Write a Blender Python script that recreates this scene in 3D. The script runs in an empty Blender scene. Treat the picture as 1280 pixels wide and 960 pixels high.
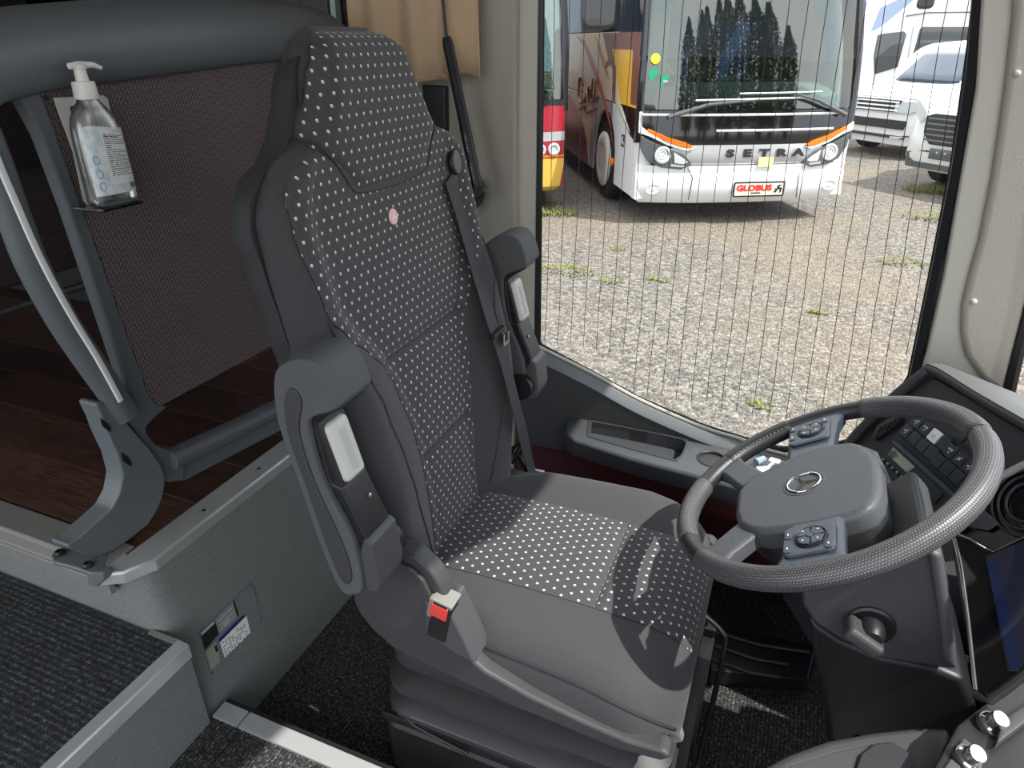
import bpy, bmesh, math, random
from mathutils import Vector, Matrix, Euler
random.seed(7)
S = bpy.context.scene
COL = S.collection
PI = math.pi
# ------------------------------------------------------------------ camera
F_PX, HOR, YAW = 850.0, 50.0, math.radians(22.4)
PITCH = math.atan((480 - HOR) / F_PX)
CAM = Vector((0, 0, 1.28))
_fh = Vector((-math.sin(YAW), math.cos(YAW), 0))
CR = Vector((math.cos(YAW), math.sin(YAW), 0))
CF = math.cos(PITCH) * _fh - math.sin(PITCH) * Vector((0, 0, 1))
CU = math.sin(PITCH) * _fh + math.cos(PITCH) * Vector((0, 0, 1))
cd = bpy.data.cameras.new('camera'); cam = bpy.data.objects.new('camera', cd); COL.objects.link(cam)
cd.sensor_fit = 'HORIZONTAL'; cd.sensor_width = 36; cd.lens = 36 * F_PX / 1280; cd.clip_start = .02; cd.clip_end = 300
m = Matrix((CR, CU, -CF)).transposed().to_4x4(); m.translation = CAM; cam.matrix_world = m
S.camera = cam
# ------------------------------------------------------------------ world, sun, exposure
S.view_settings.view_transform = 'Standard'; S.view_settings.look = 'None'
S.view_settings.gamma = 1; S.view_settings.use_curve_mapping = False
S.view_settings.exposure = 0.38
SUN_FROM = Vector((.65, -.075, 1)).normalized()
sl = bpy.data.lights.new('sun', 'SUN'); sl.energy = 5.0; sl.angle = math.radians(.6); sl.color = (1, .95, .87)
so = bpy.data.objects.new('sun', sl); COL.objects.link(so)
so.rotation_euler = (-SUN_FROM).to_track_quat('-Z', 'Y').to_euler(); so.location = (6, 0, 9)
wd = bpy.data.worlds.new('sky'); S.world = wd; wd.use_nodes = True
nt = wd.node_tree; nt.nodes.clear()
o = nt.nodes.new('ShaderNodeOutputWorld'); bg = nt.nodes.new('ShaderNodeBackground'); bg.inputs[1].default_value = 1.95
tc = nt.nodes.new('ShaderNodeTexCoord'); no = nt.nodes.new('ShaderNodeTexNoise'); no.inputs['Scale'].default_value = 2.2
no.inputs['Detail'].default_value = 7; no.inputs['Roughness'].default_value = .55
rp = nt.nodes.new('ShaderNodeValToRGB'); rp.color_ramp.elements[0].position = .36; rp.color_ramp.elements[1].position = .58
rp.color_ramp.elements[0].color = (.58, .72, .95, 1); rp.color_ramp.elements[1].color = (1.0, .985, .96, 1)
nt.links.new(tc.outputs['Generated'], no.inputs['Vector']); nt.links.new(no.outputs['Fac'], rp.inputs['Fac'])
nt.links.new(rp.outputs['Color'], bg.inputs[0]); nt.links.new(bg.outputs[0], o.inputs[0])

# ------------------------------------------------------------------ helpers
def V(*a): return Vector(a[0] if len(a) == 1 else a)
def at(u, v, x=None, y=None, z=None):
    """point where the ray through a photo pixel meets the plane x=, y= or z="""
    d = CF + (u - 640) / F_PX * CR + (480 - v) / F_PX * CU
    i, val = (0, x) if x is not None else (1, y) if y is not None else (2, z)
    return CAM + d * ((val - CAM[i]) / d[i])
def atp(u, v, P, n):
    d = CF + (u - 640) / F_PX * CR + (480 - v) / F_PX * CU
    return CAM + d * (((P - CAM) @ n) / (d @ n))
def srgb(h):
    h = h.lstrip('#'); r = [int(h[i:i + 2], 16) / 255 for i in (0, 2, 4)]
    return tuple(c / 12.92 if c <= .04045 else ((c + .055) / 1.055) ** 2.4 for c in r) + (1,)

MW = {}                                   # world matrices of things, by object name
def thing(name, label, cat, loc=(0, 0, 0), rotz=0, group=None, kind=None):
    o = bpy.data.objects.new(name, None); COL.objects.link(o); o.empty_display_size = .1
    o.location = loc; o.rotation_euler = (0, 0, rotz)
    MW[o.name] = Matrix.Translation(Vector(loc)) @ Matrix.Rotation(rotz, 4, 'Z')
    tag(o, label, cat, group, kind); return o
def tag(o, label=None, cat=None, group=None, kind=None):
    if label: o['label'] = label
    if cat: o['category'] = cat
    if group: o['group'] = group
    if kind: o['kind'] = kind
    return o
def mesh(name, vf, mat, parent=None, bevel=0, seg=2, smooth=True, ang=38, local=False, sub=0, uv=None, label=None, solid=0, merge=False):
    vs, fs = vf
    me = bpy.data.meshes.new(name)
    origin = Matrix.Identity(4)
    if parent is not None: origin = MW[parent.name]
    elif not local:
        xs = [v[0] for v in vs]; ys = [v[1] for v in vs]; zs = [v[2] for v in vs]
        origin = Matrix.Translation(((min(xs) + max(xs)) / 2, (min(ys) + max(ys)) / 2, min(zs)))
    inv = origin.inverted()
    if local and parent is not None: inv = Matrix.Identity(4)
    me.from_pydata([inv @ Vector(v) for v in vs], [], fs)
    bm = bmesh.new(); bm.from_mesh(me)
    if merge: bmesh.ops.remove_doubles(bm, verts=bm.verts, dist=1e-5)
    bmesh.ops.recalc_face_normals(bm, faces=bm.faces)
    if bevel:
        bmesh.ops.dissolve_limit(bm, angle_limit=.02, verts=bm.verts, edges=bm.edges)
        ed = [e for e in bm.edges if len(e.link_faces) == 2 and e.calc_face_angle(0) > .45]
        if ed: bmesh.ops.bevel(bm, geom=ed, offset=bevel, segments=seg, profile=.5, affect='EDGES', clamp_overlap=True)
    if uv:
        ly = bm.loops.layers.uv.new('UVMap')
        for f in bm.faces:
            for l in f.loops: l[ly].uv = uv[l.vert.index] if l.vert.index < len(uv) else (0, 0)
    bm.to_mesh(me); bm.free()
    if smooth:
        me.polygons.foreach_set('use_smooth', [True] * len(me.polygons))
        me.set_sharp_from_angle(angle=math.radians(ang))
    me.materials.append(mat)
    o = bpy.data.objects.new(name, me); COL.objects.link(o)
    if parent is not None: o.parent = parent; MW[o.name] = MW[parent.name]
    else: o.matrix_world = origin; MW[o.name] = origin
    if bevel: md = o.modifiers.new('normals', 'WEIGHTED_NORMAL'); md.keep_sharp = True; md.weight = 80
    if solid: md = o.modifiers.new('thick', 'SOLIDIFY'); md.thickness = solid; md.offset = -1
    if sub: md = o.modifiers.new('smooth', 'SUBSURF'); md.levels = sub; md.render_levels = sub
    if label: o['label'] = label
    return o
def struct(name, vf, mat, parent=None, **k):
    o = mesh(name, vf, mat, parent, **k)
    if parent is None: o['kind'] = 'structure'
    return o
def join(*parts):
    vs, fs = [], []
    for v, f in parts:
        n = len(vs); vs += [Vector(p) for p in v]; fs += [tuple(i + n for i in q) for q in f]
    return vs, fs
def box(c, s, R=None):
    c = Vector(c); h = Vector(s) / 2; vs = []
    for x in (-1, 1):
        for y in (-1, 1):
            for z in (-1, 1):
                p = Vector((x * h.x, y * h.y, z * h.z)); vs.append(c + (R @ p if R else p))
    return vs, [(0, 1, 3, 2), (4, 6, 7, 5), (0, 4, 5, 1), (2, 3, 7, 6), (0, 2, 6, 4), (1, 5, 7, 3)]
def box2(a, b): 
    a = Vector(a); b = Vector(b); return box((a + b) / 2, b - a)
def prism(pts, vec):
    pts = [Vector(p) for p in pts]; vec = Vector(vec); n = len(pts)
    return pts + [p + vec for p in pts], [tuple(range(n))[::-1], tuple(range(n, 2 * n))] + [(i, (i + 1) % n, n + (i + 1) % n, n + i) for i in range(n)]
def frame_of(d, ref=None):
    d = d.normalized(); r = ref or (Vector((0, 0, 1)) if abs(d.z) < .9 else Vector((1, 0, 0)))
    a = r.cross(d).normalized(); return a, d.cross(a)
def tube(path, r, n=10, closed=False, cap=True, ref=None, ry=None):
    path = [Vector(p) for p in path]; N = len(path); vs, fs = [], []
    for i, p in enumerate(path):
        a_ = path[i - 1] if (i or closed) else p; b_ = path[(i + 1) % N] if (i < N - 1 or closed) else p
        A, B = frame_of(b_ - a_, ref)
        rr = r[i] if isinstance(r, (list, tuple)) else r; r2 = rr if ry is None else (ry[i] if isinstance(ry, (list, tuple)) else ry)
        for k in range(n):
            t = 2 * PI * k / n; vs.append(p + A * (rr * math.cos(t)) + B * (r2 * math.sin(t)))
    for i in range(N if closed else N - 1):
        j = (i + 1) % N
        for k in range(n): fs.append((i * n + k, i * n + (k + 1) % n, j * n + (k + 1) % n, j * n + k))
    if cap and not closed: fs += [tuple(range(n))[::-1], tuple((N - 1) * n + k for k in range(n))]
    return vs, fs
def spline(pts, n=8, closed=False):
    P = [Vector(p) for p in pts]; out = []; N = len(P)
    for i in range(N if closed else N - 1):
        if closed: a, b, c, d = P[i - 1], P[i], P[(i + 1) % N], P[(i + 2) % N]
        else: a, b, c, d = P[max(i - 1, 0)], P[i], P[i + 1], P[min(i + 2, N - 1)]
        for k in range(n):
            t = k / n
            out.append(.5 * ((2 * b) + (c - a) * t + (2 * a - 5 * b + 4 * c - d) * t * t + (3 * b - a - 3 * c + d) * t ** 3))
    if not closed: out.append(P[-1])
    return out
def lathe(prof, c, ax=(0, 0, 1), n=24, ref=None, sx=1, sy=1):
    c = Vector(c); ax = Vector(ax).normalized(); A, B = frame_of(ax, ref); vs, fs = [], []
    for r, h in prof:
        for k in range(n):
            t = 2 * PI * k / n; vs.append(c + ax * h + A * (r * sx * math.cos(t)) + B * (r * sy * math.sin(t)))
    for i in range(len(prof) - 1):
        for k in range(n): fs.append((i * n + k, i * n + (k + 1) % n, (i + 1) * n + (k + 1) % n, (i + 1) * n + k))
    fs += [tuple(range(n))[::-1], tuple((len(prof) - 1) * n + k for k in range(n))]
    return vs, fs
def loft(rings, cap=True, closed=True):
    n = len(rings[0]); vs = [Vector(p) for r in rings for p in r]; fs = []
    for i in range(len(rings) - 1):
        for k in range(n if closed else n - 1): fs.append((i * n + k, i * n + (k + 1) % n, (i + 1) * n + (k + 1) % n, (i + 1) * n + k))
    if cap: fs += [tuple(range(n))[::-1], tuple((len(rings) - 1) * n + k for k in range(n))]
    return vs, fs
def grid(fn, nu, nv):
    vs = [Vector(fn(i / nu, j / nv)) for j in range(nv + 1) for i in range(nu + 1)]; w = nu + 1
    return vs, [(j * w + i, j * w + i + 1, (j + 1) * w + i + 1, (j + 1) * w + i) for j in range(nv) for i in range(nu)]
def rrect(w, h, r, n=4):
    out = []
    for cx, cy, a0 in ((w / 2 - r, h / 2 - r, 0), (-w / 2 + r, h / 2 - r, 90), (-w / 2 + r, -h / 2 + r, 180), (w / 2 - r, -h / 2 + r, 270)):
        for k in range(n + 1):
            t = math.radians(a0 + 90 * k / n); out.append((cx + r * math.cos(t), cy + r * math.sin(t)))
    return out
def plate(c, ex, ey, w, h, th, r=.002, n=3):
    """rounded plate centred at c, spanned by ex, ey, thickness th along ex x ey"""
    ex = Vector(ex).normalized(); ey = Vector(ey).normalized(); nn = ex.cross(ey); c = Vector(c)
    return prism([c + ex * a + ey * b for a, b in rrect(w, h, r, n)], nn * th)
def interp(tab, t):
    if t <= tab[0][0]: return tab[0][1]
    for (a, x), (b, y) in zip(tab, tab[1:]):
        if t <= b:
            k = (t - a) / (b - a); k = k * k * (3 - 2 * k); return x + (y - x) * k
    return tab[-1][1]
def text(name, body, c, ex, ey, size, mat, parent=None, depth=.0008, align='CENTER', shear=0, sx=1, bold=0):
    cu = bpy.data.curves.new(name, 'FONT'); cu.body = body; cu.size = size; cu.extrude = depth; cu.align_x = align; cu.align_y = 'CENTER'; cu.shear = shear; cu.offset = bold
    cu.resolution_u = 3
    t = bpy.data.objects.new(name, cu); COL.objects.link(t); bpy.context.view_layer.update()
    me = bpy.data.meshes.new_from_object(t); bpy.data.objects.remove(t)
    ex = Vector(ex).normalized(); ey = Vector(ey).normalized(); M = Matrix((ex * sx, ey, ex.cross(ey))).transposed()
    vs = [Vector(c) + M @ v.co for v in me.vertices]; fs = [tuple(p.vertices) for p in me.polygons]
    bpy.data.meshes.remove(me)
    return mesh(name, (vs, fs), mat, parent, smooth=False)
# ------------------------------------------------------------------ materials
def mat(name, col, rough=.5, metal=0, bump=None, var=None, spec=.5, coat=0, sheen=0, coord='Object', emit=0):
    """bump=(scale, strength[, stretch vec]); var=(scale, colour2, lo, hi[, stretch])"""
    m = bpy.data.materials.new(name); m.use_nodes = True; nt = m.node_tree; b = nt.nodes['Principled BSDF']
    c = srgb(col) if isinstance(col, str) else col
    b.inputs['Base Color'].default_value = c; b.inputs['Roughness'].default_value = rough; b.inputs['Metallic'].default_value = metal
    b.inputs['Specular IOR Level'].default_value = spec; b.inputs['Coat Weight'].default_value = coat
    if sheen: b.inputs['Sheen Weight'].default_value = sheen; b.inputs['Sheen Roughness'].default_value = .4
    if emit: b.inputs['Emission Color'].default_value = c; b.inputs['Emission Strength'].default_value = emit
    tc = nt.nodes.new('ShaderNodeTexCoord')
    def noise(sc, st=None, detail=4):
        mp = nt.nodes.new('ShaderNodeMapping'); mp.inputs['Scale'].default_value = st or (1, 1, 1)
        n = nt.nodes.new('ShaderNodeTexNoise'); n.inputs['Scale'].default_value = sc; n.inputs['Detail'].default_value = detail
        nt.links.new(tc.outputs[coord], mp.inputs[0]); nt.links.new(mp.outputs[0], n.inputs['Vector']); return n
    if var:
        n = noise(var[0], var[4] if len(var) > 4 else None); r = nt.nodes.new('ShaderNodeValToRGB')
        r.color_ramp.elements[0].position = var[2]; r.color_ramp.elements[1].position = var[3]
        r.color_ramp.elements[0].color = c; r.color_ramp.elements[1].color = srgb(var[1])
        nt.links.new(n.outputs['Fac'], r.inputs[0]); nt.links.new(r.outputs[0], b.inputs['Base Color'])
    if bump:
        n = noise(bump[0], bump[2] if len(bump) > 2 else None, 2); bp = nt.nodes.new('ShaderNodeBump')
        bp.inputs['Strength'].default_value = bump[1]; bp.inputs['Distance'].default_value = .002
        nt.links.new(n.outputs['Fac'], bp.inputs['Height']); nt.links.new(bp.outputs[0], b.inputs['Normal'])
    return m
class NB:
    """tiny node builder on an existing principled material"""
    def __init__(s, m): s.m = m; s.nt = m.node_tree; s.b = s.nt.nodes['Principled BSDF']; s.tc = s.nt.nodes.new('ShaderNodeTexCoord')
    def put(s, sock, v):
        if hasattr(v, 'links'): s.nt.links.new(v, sock)
        else: sock.default_value = v
    def math(s, op, a, b=None, c=None):
        n = s.nt.nodes.new('ShaderNodeMath'); n.operation = op; s.put(n.inputs[0], a)
        if b is not None: s.put(n.inputs[1], b)
        if c is not None: s.put(n.inputs[2], c)
        return n.outputs[0]
    def mix(s, f, a, b):
        n = s.nt.nodes.new('ShaderNodeMix'); n.data_type = 'RGBA'; s.put(n.inputs[0], f); s.put(n.inputs[6], a); s.put(n.inputs[7], b); return n.outputs[2]
    def sep(s, v):
        n = s.nt.nodes.new('ShaderNodeSeparateXYZ'); s.nt.links.new(v, n.inputs[0]); return n.outputs
    def noise(s, sc, v=None, detail=4, st=None):
        n = s.nt.nodes.new('ShaderNodeTexNoise'); n.inputs['Scale'].default_value = sc; n.inputs['Detail'].default_value = detail
        v = v or s.tc.outputs['Object']
        if st:
            mp = s.nt.nodes.new('ShaderNodeMapping'); mp.inputs['Scale'].default_value = st; s.nt.links.new(v, mp.inputs[0]); v = mp.outputs[0]
        s.nt.links.new(v, n.inputs['Vector']); return n.outputs['Fac']
    def voro(s, sc, v=None, feat='F1', rnd=1):
        n = s.nt.nodes.new('ShaderNodeTexVoronoi'); n.inputs['Scale'].default_value = sc; n.feature = feat; n.inputs['Randomness'].default_value = rnd
        s.nt.links.new(v or s.tc.outputs['Object'], n.inputs['Vector']); return n.outputs
    def ramp(s, f, stops):
        r = s.nt.nodes.new('ShaderNodeValToRGB'); e = r.color_ramp.elements
        while len(e) < len(stops): e.new(.5)
        for k, (p, c) in enumerate(stops): e[k].position = p; e[k].color = srgb(c) if isinstance(c, str) else c
        s.put(r.inputs[0], f); return r.outputs[0]
    def bump(s, h, st=.5, dist=.002):
        n = s.nt.nodes.new('ShaderNodeBump'); n.inputs['Strength'].default_value = st; n.inputs['Distance'].default_value = dist
        s.put(n.inputs['Height'], h); s.nt.links.new(n.outputs[0], s.b.inputs['Normal'])
    def base(s, c): s.put(s.b.inputs['Base Color'], c)
M = {}
M['plastic_grey'] = mat('grey_plastic', '#5b6267', .42, bump=(900, .12))
M['plastic_grey2'] = mat('grey_bracket', '#666d71', .38, bump=(900, .1))
M['plastic_dark'] = mat('dark_grained_plastic', '#3a3b3d', .5, bump=(700, .25))
M['plastic_black'] = mat('black_plastic', '#1d1e20', .4, bump=(900, .15))
M['panel_dark'] = mat('dash_panel', '#24262a', .55, bump=(900, .15))
M['gloss_black'] = mat('gloss_black', '#0b0c0f', .08, coat=.5)
M['console'] = mat('console_plastic', '#43464a', .45, bump=(900, .2))
M['maroon'] = mat('dark_red_panel', '#4a1a20', .5, bump=(700, .2))
M['wall_grey'] = mat('side_wall_panel', '#3a3b3c', .6, bump=(600, .25))
M['beige'] = mat('beige_trim', '#a39d91', .6, bump=(500, .3))
M['beige_lt'] = mat('beige_rim', '#b9b5a9', .55, bump=(500, .2))
M['curtain'] = mat('curtain_cloth', '#c0a585', .85, bump=(900, .3), sheen=.2)
M['alu'] = mat('aluminium', '#c3c6c7', .36, metal=.45, bump=(30, .1, (1, 40, 40)))
M['alu_dull'] = mat('grey_trim', '#8b8b87', .5, metal=.25)
M['chrome'] = mat('chrome', '#d8dadc', .12, metal=1)
M['steel'] = mat('steel', '#9c9ea0', .3, metal=.9)
M['screw'] = mat('dark_screw', '#4a4c4e', .35, metal=.8)
M['seat_plain'] = mat('plain_seat_cloth', '#37373a', .85, bump=(1400, .35), var=(1200, '#464548', .4, .7), sheen=.15)
M['seat_side'] = mat('seat_shell_cloth', '#2b2b2e', .7, bump=(1200, .3))
M['pad_grey'] = mat('armrest_foam', '#4b4d50', .75, bump=(1500, .35), var=(900, '#5a5c5f', .4, .7))
M['grip_white'] = mat('grey_white_plastic', '#c3c4be', .4)
M['red'] = mat('red_plastic', '#d6453f', .4)
M['white_pl'] = mat('white_plastic', '#e9e8e4', .35)
M['belt'] = mat('webbing', '#37373a', .75, bump=(60, .4, (1, 1, 40)))
M['carpet_wall'] = mat('felt_wall', '#696d6e', .95, bump=(900, .6), var=(650, '#8c8f8f', .40, .66))
M['mark'] = mat('pale_print', '#b4b8bd', .5)
M['bus_white'] = mat('white_paint', '#e4e6e6', .25, coat=.4)
M['bus_silver'] = mat('silver_paint', '#b9bbbd', .3, metal=.3, coat=.3)
M['tyre'] = mat('tyre', '#1c1c1d', .85)
M['orange'] = mat('orange_lens', '#ff7a10', .25)
M['lamp'] = mat('lamp_glass', '#d3d7da', .12, metal=.15, coat=.6)
M['lamp_dark'] = mat('lamp_housing', '#54585c', .2, coat=.5)
M['navy'] = mat('blue_seat', '#2b4a86', .7)
M['mint'] = mat('pale_dash', '#8fa39c', .6)
# dotted seat cloth, uv in metres
def dotted(name, base, base2):
    m = mat(name, base, .85, sheen=.15); q = NB(m); uv = q.sep(q.tc.outputs['UV'])
    PX, PY = .0195, .0165
    r = q.math('DIVIDE', uv[1], PY); row = q.math('FLOOR', r); fy = q.math('SUBTRACT', r, row)
    half = q.math('MULTIPLY', q.math('MODULO', q.math('ABSOLUTE', row), 2.0), .5)
    cx = q.math('ADD', q.math('DIVIDE', uv[0], PX), half); fx = q.math('SUBTRACT', cx, q.math('FLOOR', cx))
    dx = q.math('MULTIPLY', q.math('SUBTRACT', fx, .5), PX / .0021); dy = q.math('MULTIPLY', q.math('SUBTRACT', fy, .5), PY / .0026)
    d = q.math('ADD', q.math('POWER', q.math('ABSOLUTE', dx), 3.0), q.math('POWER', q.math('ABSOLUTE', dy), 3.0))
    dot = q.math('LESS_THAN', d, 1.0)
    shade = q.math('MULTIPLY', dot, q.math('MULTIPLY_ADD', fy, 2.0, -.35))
    # the woven ground: short dark dashes between the dots
    wv = q.voro(1.0, None); n = q.noise(900, q.tc.outputs['UV'], 3)
    da = q.math('LESS_THAN', q.math('ABSOLUTE', q.math('SUBTRACT', fx, .04)), .05)
    db = q.math('GREATER_THAN', q.math('SINE', q.math('MULTIPLY', uv[1], 2 * PI / .0055)), .0)
    col = q.mix(n, srgb(base), srgb(base2)); col = q.mix(q.math('MULTIPLY', q.math('MULTIPLY', da, db), .55), col, srgb('#1b1b1c'))
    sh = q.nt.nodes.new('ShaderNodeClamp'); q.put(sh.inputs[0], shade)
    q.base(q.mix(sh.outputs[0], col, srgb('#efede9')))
    q.bump(q.math('ADD', dot, n), .35, .001); return m
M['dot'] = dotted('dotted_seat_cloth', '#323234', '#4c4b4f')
def woven():
    m = mat('woven_panel_cloth', '#3a2d30', .85, sheen=.1); q = NB(m); v = q.tc.outputs['Object']
    br = q.nt.nodes.new('ShaderNodeTexBrick'); br.inputs['Scale'].default_value = 1; br.offset = .5
    br.inputs['Brick Width'].default_value = .011; br.inputs['Row Height'].default_value = .0042; br.inputs['Mortar Size'].default_value = .0009; br.inputs['Mortar Smooth'].default_value = .4
    mp = q.nt.nodes.new('ShaderNodeMapping'); mp.inputs['Rotation'].default_value = (0, PI / 2, PI / 2)
    cb = q.nt.nodes.new('ShaderNodeCombineXYZ'); s = q.sep(v)
    q.put(cb.inputs[0], q.math('ADD', s[2], q.math('MULTIPLY', q.math('SINE', q.math('MULTIPLY', s[1], 900.0)), .0012))); q.put(cb.inputs[1], s[1])
    q.nt.links.new(cb.outputs[0], br.inputs['Vector'])
    br.inputs['Color1'].default_value = srgb('#3f3134'); br.inputs['Color2'].default_value = srgb('#523f44'); br.inputs['Mortar'].default_value = srgb('#ab9da0')
    q.base(q.mix(q.noise(500, v), br.outputs['Color'], srgb('#34282b'))); q.bump(br.outputs['Fac'], .4, .0015); return m
M['woven'] = woven()
def ribbed(name, c1, c2, period, axis=1, rib=.6, grain=1.1):
    m = mat(name, c1, .95); q = NB(m); s = q.sep(q.tc.outputs['Object'])
    w = q.math('SINE', q.math('MULTIPLY', q.math('ADD', s[axis], q.math('MULTIPLY', q.noise(45), .006)), 2 * PI / period))
    loops = q.voro(1 / period * 1.05, None)['Distance']
    n = q.noise(520, None, 3); n2 = q.noise(160, None, 2)
    h = q.math('ADD', q.math('MULTIPLY', w, rib * .22), q.math('MULTIPLY', q.math('SUBTRACT', .6, loops), .35))
    h2 = q.math('ADD', q.math('ADD', h, .12), q.math('ADD', q.math('MULTIPLY', q.math('SUBTRACT', n, .4), grain), q.math('MULTIPLY', q.math('SUBTRACT', n2, .5), grain * .7)))
    q.base(q.ramp(h2, [(.05, '#151617'), (.42, c1), (.85, c2)])); q.bump(h2, .9, .004); return m
M['rib'] = ribbed('ribbed_step_carpet', '#3a3d40', '#94989b', .0115, 1)
M['loop'] = ribbed('loop_floor_carpet', '#3a3b3c', '#a9a9a9', .0085, 0, .35, 1.5)
def wood():
    m = mat('wood_plank', '#4a3029', .38); q = NB(m); v = q.tc.outputs['Object']
    oi = q.nt.nodes.new('ShaderNodeObjectInfo')
    n = q.noise(14, None, 7, (1.2, 14, 1)); n2 = q.noise(3, None, 2, (.8, 5, 1))
    f = q.math('ADD', q.math('MULTIPLY', n, .75), q.math('MULTIPLY', q.math('SUBTRACT', oi.outputs['Random'], .5), .28))
    f = q.math('ADD', f, q.math('MULTIPLY', n2, .22))
    q.base(q.ramp(f, [(.28, '#271b17'), (.5, '#48332b'), (.72, '#6b4d40')])); q.bump(n, .08); return m
M['wood'] = wood()
def perforated():
    m = mat('perforated_leather', '#2d2d2f', .42, bump=None, spec=.6); q = NB(m); uv = q.sep(q.tc.outputs['UV'])
    P = .0036; r = q.math('DIVIDE', uv[1], P); row = q.math('FLOOR', r); fy = q.math('SUBTRACT', r, row)
    half = q.math('MULTIPLY', q.math('MODULO', q.math('ABSOLUTE', row), 2.0), .5)
    c = q.math('ADD', q.math('DIVIDE', uv[0], P * 1.1), half); fx = q.math('SUBTRACT', c, q.math('FLOOR', c))
    d = q.math('SQRT', q.math('ADD', q.math('POWER', q.math('SUBTRACT', fx, .5), 2.0), q.math('POWER', q.math('SUBTRACT', fy, .5), 2.0)))
    k = q.math('LESS_THAN', d, .27)
    q.base(q.mix(k, srgb('#39393b'), srgb('#69686c'))); q.bump(q.math('MULTIPLY', d, 1.0), .5, .001); return m
M['perf'] = perforated()
M['leather'] = mat('smooth_leather', '#242527', .4, bump=(500, .25), spec=.6)
M['hub'] = mat('hub_grain', '#484b50', .5, bump=(420, .35))
M['hub_pad'] = mat('button_pad', '#3b424c', .32)
def glass(name, tint=(1, 1, 1), gloss=.06, rough=0.0, k=1.0):
    m = bpy.data.materials.new(name); m.use_nodes = True; nt = m.node_tree; nt.nodes.clear()
    out = nt.nodes.new('ShaderNodeOutputMaterial'); mx = nt.nodes.new('ShaderNodeMixShader')
    t = nt.nodes.new('ShaderNodeBsdfTransparent'); t.inputs[0].default_value = (*tint, 1)
    g = nt.nodes.new('ShaderNodeBsdfGlossy'); g.inputs['Roughness'].default_value = rough
    fr = nt.nodes.new('ShaderNodeFresnel'); fr.inputs['IOR'].default_value = 1.45
    mm = nt.nodes.new('ShaderNodeMath'); mm.operation = 'MULTIPLY_ADD'; mm.inputs[1].default_value = k; mm.inputs[2].default_value = gloss
    nt.links.new(fr.outputs[0], mm.inputs[0]); nt.links.new(mm.outputs[0], mx.inputs[0])
    nt.links.new(t.outputs[0], mx.inputs[1]); nt.links.new(g.outputs[0], mx.inputs[2]); nt.links.new(mx.outputs[0], out.inputs[0]); return m
M['glass'] = glass('window_glass', (.97, .985, .975), 0, k=.5)
M['glass_bus'] = glass('coach_glass', (.50, .60, .57), .09, k=1.1)
M['glass_dark'] = glass('dark_glass', (.10, .12, .13), .10, k=1.0)
M['acrylic'] = glass('clear_plastic', (.9, .92, .92), .05, .05)
M['bottle'] = glass('clear_bottle', (.96, .975, .98), .17, .25, k=1.0)
# ================================================================== SETTING
G = -.68                                   # gravel level outside
ZF, ZP, ZS = -.10, .385, .23               # driver floor, platform, aisle step
def gravel():
    m = mat('gravel', '#8c857c', .95); q = NB(m); v = q.tc.outputs['Object']
    vo = q.voro(34, v); vs = q.voro(90, v); n = q.noise(.55, v, 5); n2 = q.noise(2.2, v, 4); s = q.sep(vo['Color']); s2 = q.sep(vs['Color'])
    f = q.math('ADD', q.math('MULTIPLY', s[0], .5), q.math('MULTIPLY', s2[0], .35))
    c = q.ramp(f, [(.0, '#47433e'), (.3, '#706b64'), (.6, '#918b83'), (.9, '#bfbab2')])
    c = q.mix(q.math('MULTIPLY', q.ramp(n, [(.45, (0, 0, 0, 1)), (.68, (1, 1, 1, 1))]), .45), c, srgb('#9c8a70'))
    c = q.mix(q.math('MULTIPLY', q.ramp(n2, [(.55, (0, 0, 0, 1)), (.75, (1, 1, 1, 1))]), .25), c, srgb('#6d6a66'))
    q.base(c); h = q.math('SUBTRACT', 1.0, q.math('ADD', vo['Distance'], q.math('MULTIPLY', vs['Distance'], .5)))
    q.bump(h, 1.0, .03); return m
M['gravel'] = gravel()
gr = struct('ground', grid(lambda u, v: (-30 + 70 * u, -25 + 75 * v, G), 10, 10), M['gravel'], smooth=False)
# driver floor, aisle floor
fl = struct('floor', box2((-1.0, .67, ZF - .05), (1.1, 1.75, ZF)), M['loop'])
struct('floor_aisle', box2((-.875, -.9, -.05), (1.1, .655, 0)), M['loop'])
struct('floor_aisle_rear', box2((-.955, -.9, -.05), (-.879, .655, 0)), M['loop'])
struct('trim_1', box2((-.955, .652, -.03), (-.89, .69, .006)), M['alu'], bevel=.002)
struct('trim_2', box2((-.886, .652, -.03), (1.1, .69, .006)), M['alu'], bevel=.002)
struct('trim_3', box2((-.955, .69, ZF), (1.1, .70, .003)), M['plastic_black'])
# platform core clad in grey felt, slightly battered towards the driver
def felt_ring(z):
    xw = -1.025 + (.372 - z) * .15
    return [(-3.2, .64, z), (xw - .06, .64, z), (xw - .03, .643, z), (xw - .012, .652, z), (xw - .003, .668, z), (xw, .69, z), (xw, 1.66, z), (-3.2, 1.66, z)]
wp = struct('wall_platform', loft([felt_ring(z) for z in (ZF, .05, .2, .372)]), M['carpet_wall'], ang=50)
fp = struct('floor_passenger', box2((-3.2, .66, .372), (-1.06, 1.66, .376)), M['plastic_black'], smooth=False)
pw = .148
for r in range(-1, 7):
    y0 = max(.65, .698 + pw * r); y1 = min(.698 + pw * (r + 1), 1.655)
    if y1 - y0 < .02: continue
    x = -1.062; L = [.42, .75, .27, .6, .15, .5, .33, .7][(r * 3 + 1) % 8]
    while x > -3.15:
        x1 = max(x - L, -3.2); L = .92
        mesh('plank', box2((x1 + .0008, y0 + .0008, .376), (x - .0008, y1 - .0008, ZP)), M['wood'], fp, bevel=.001, seg=1, smooth=False)
        x = x1
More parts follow.
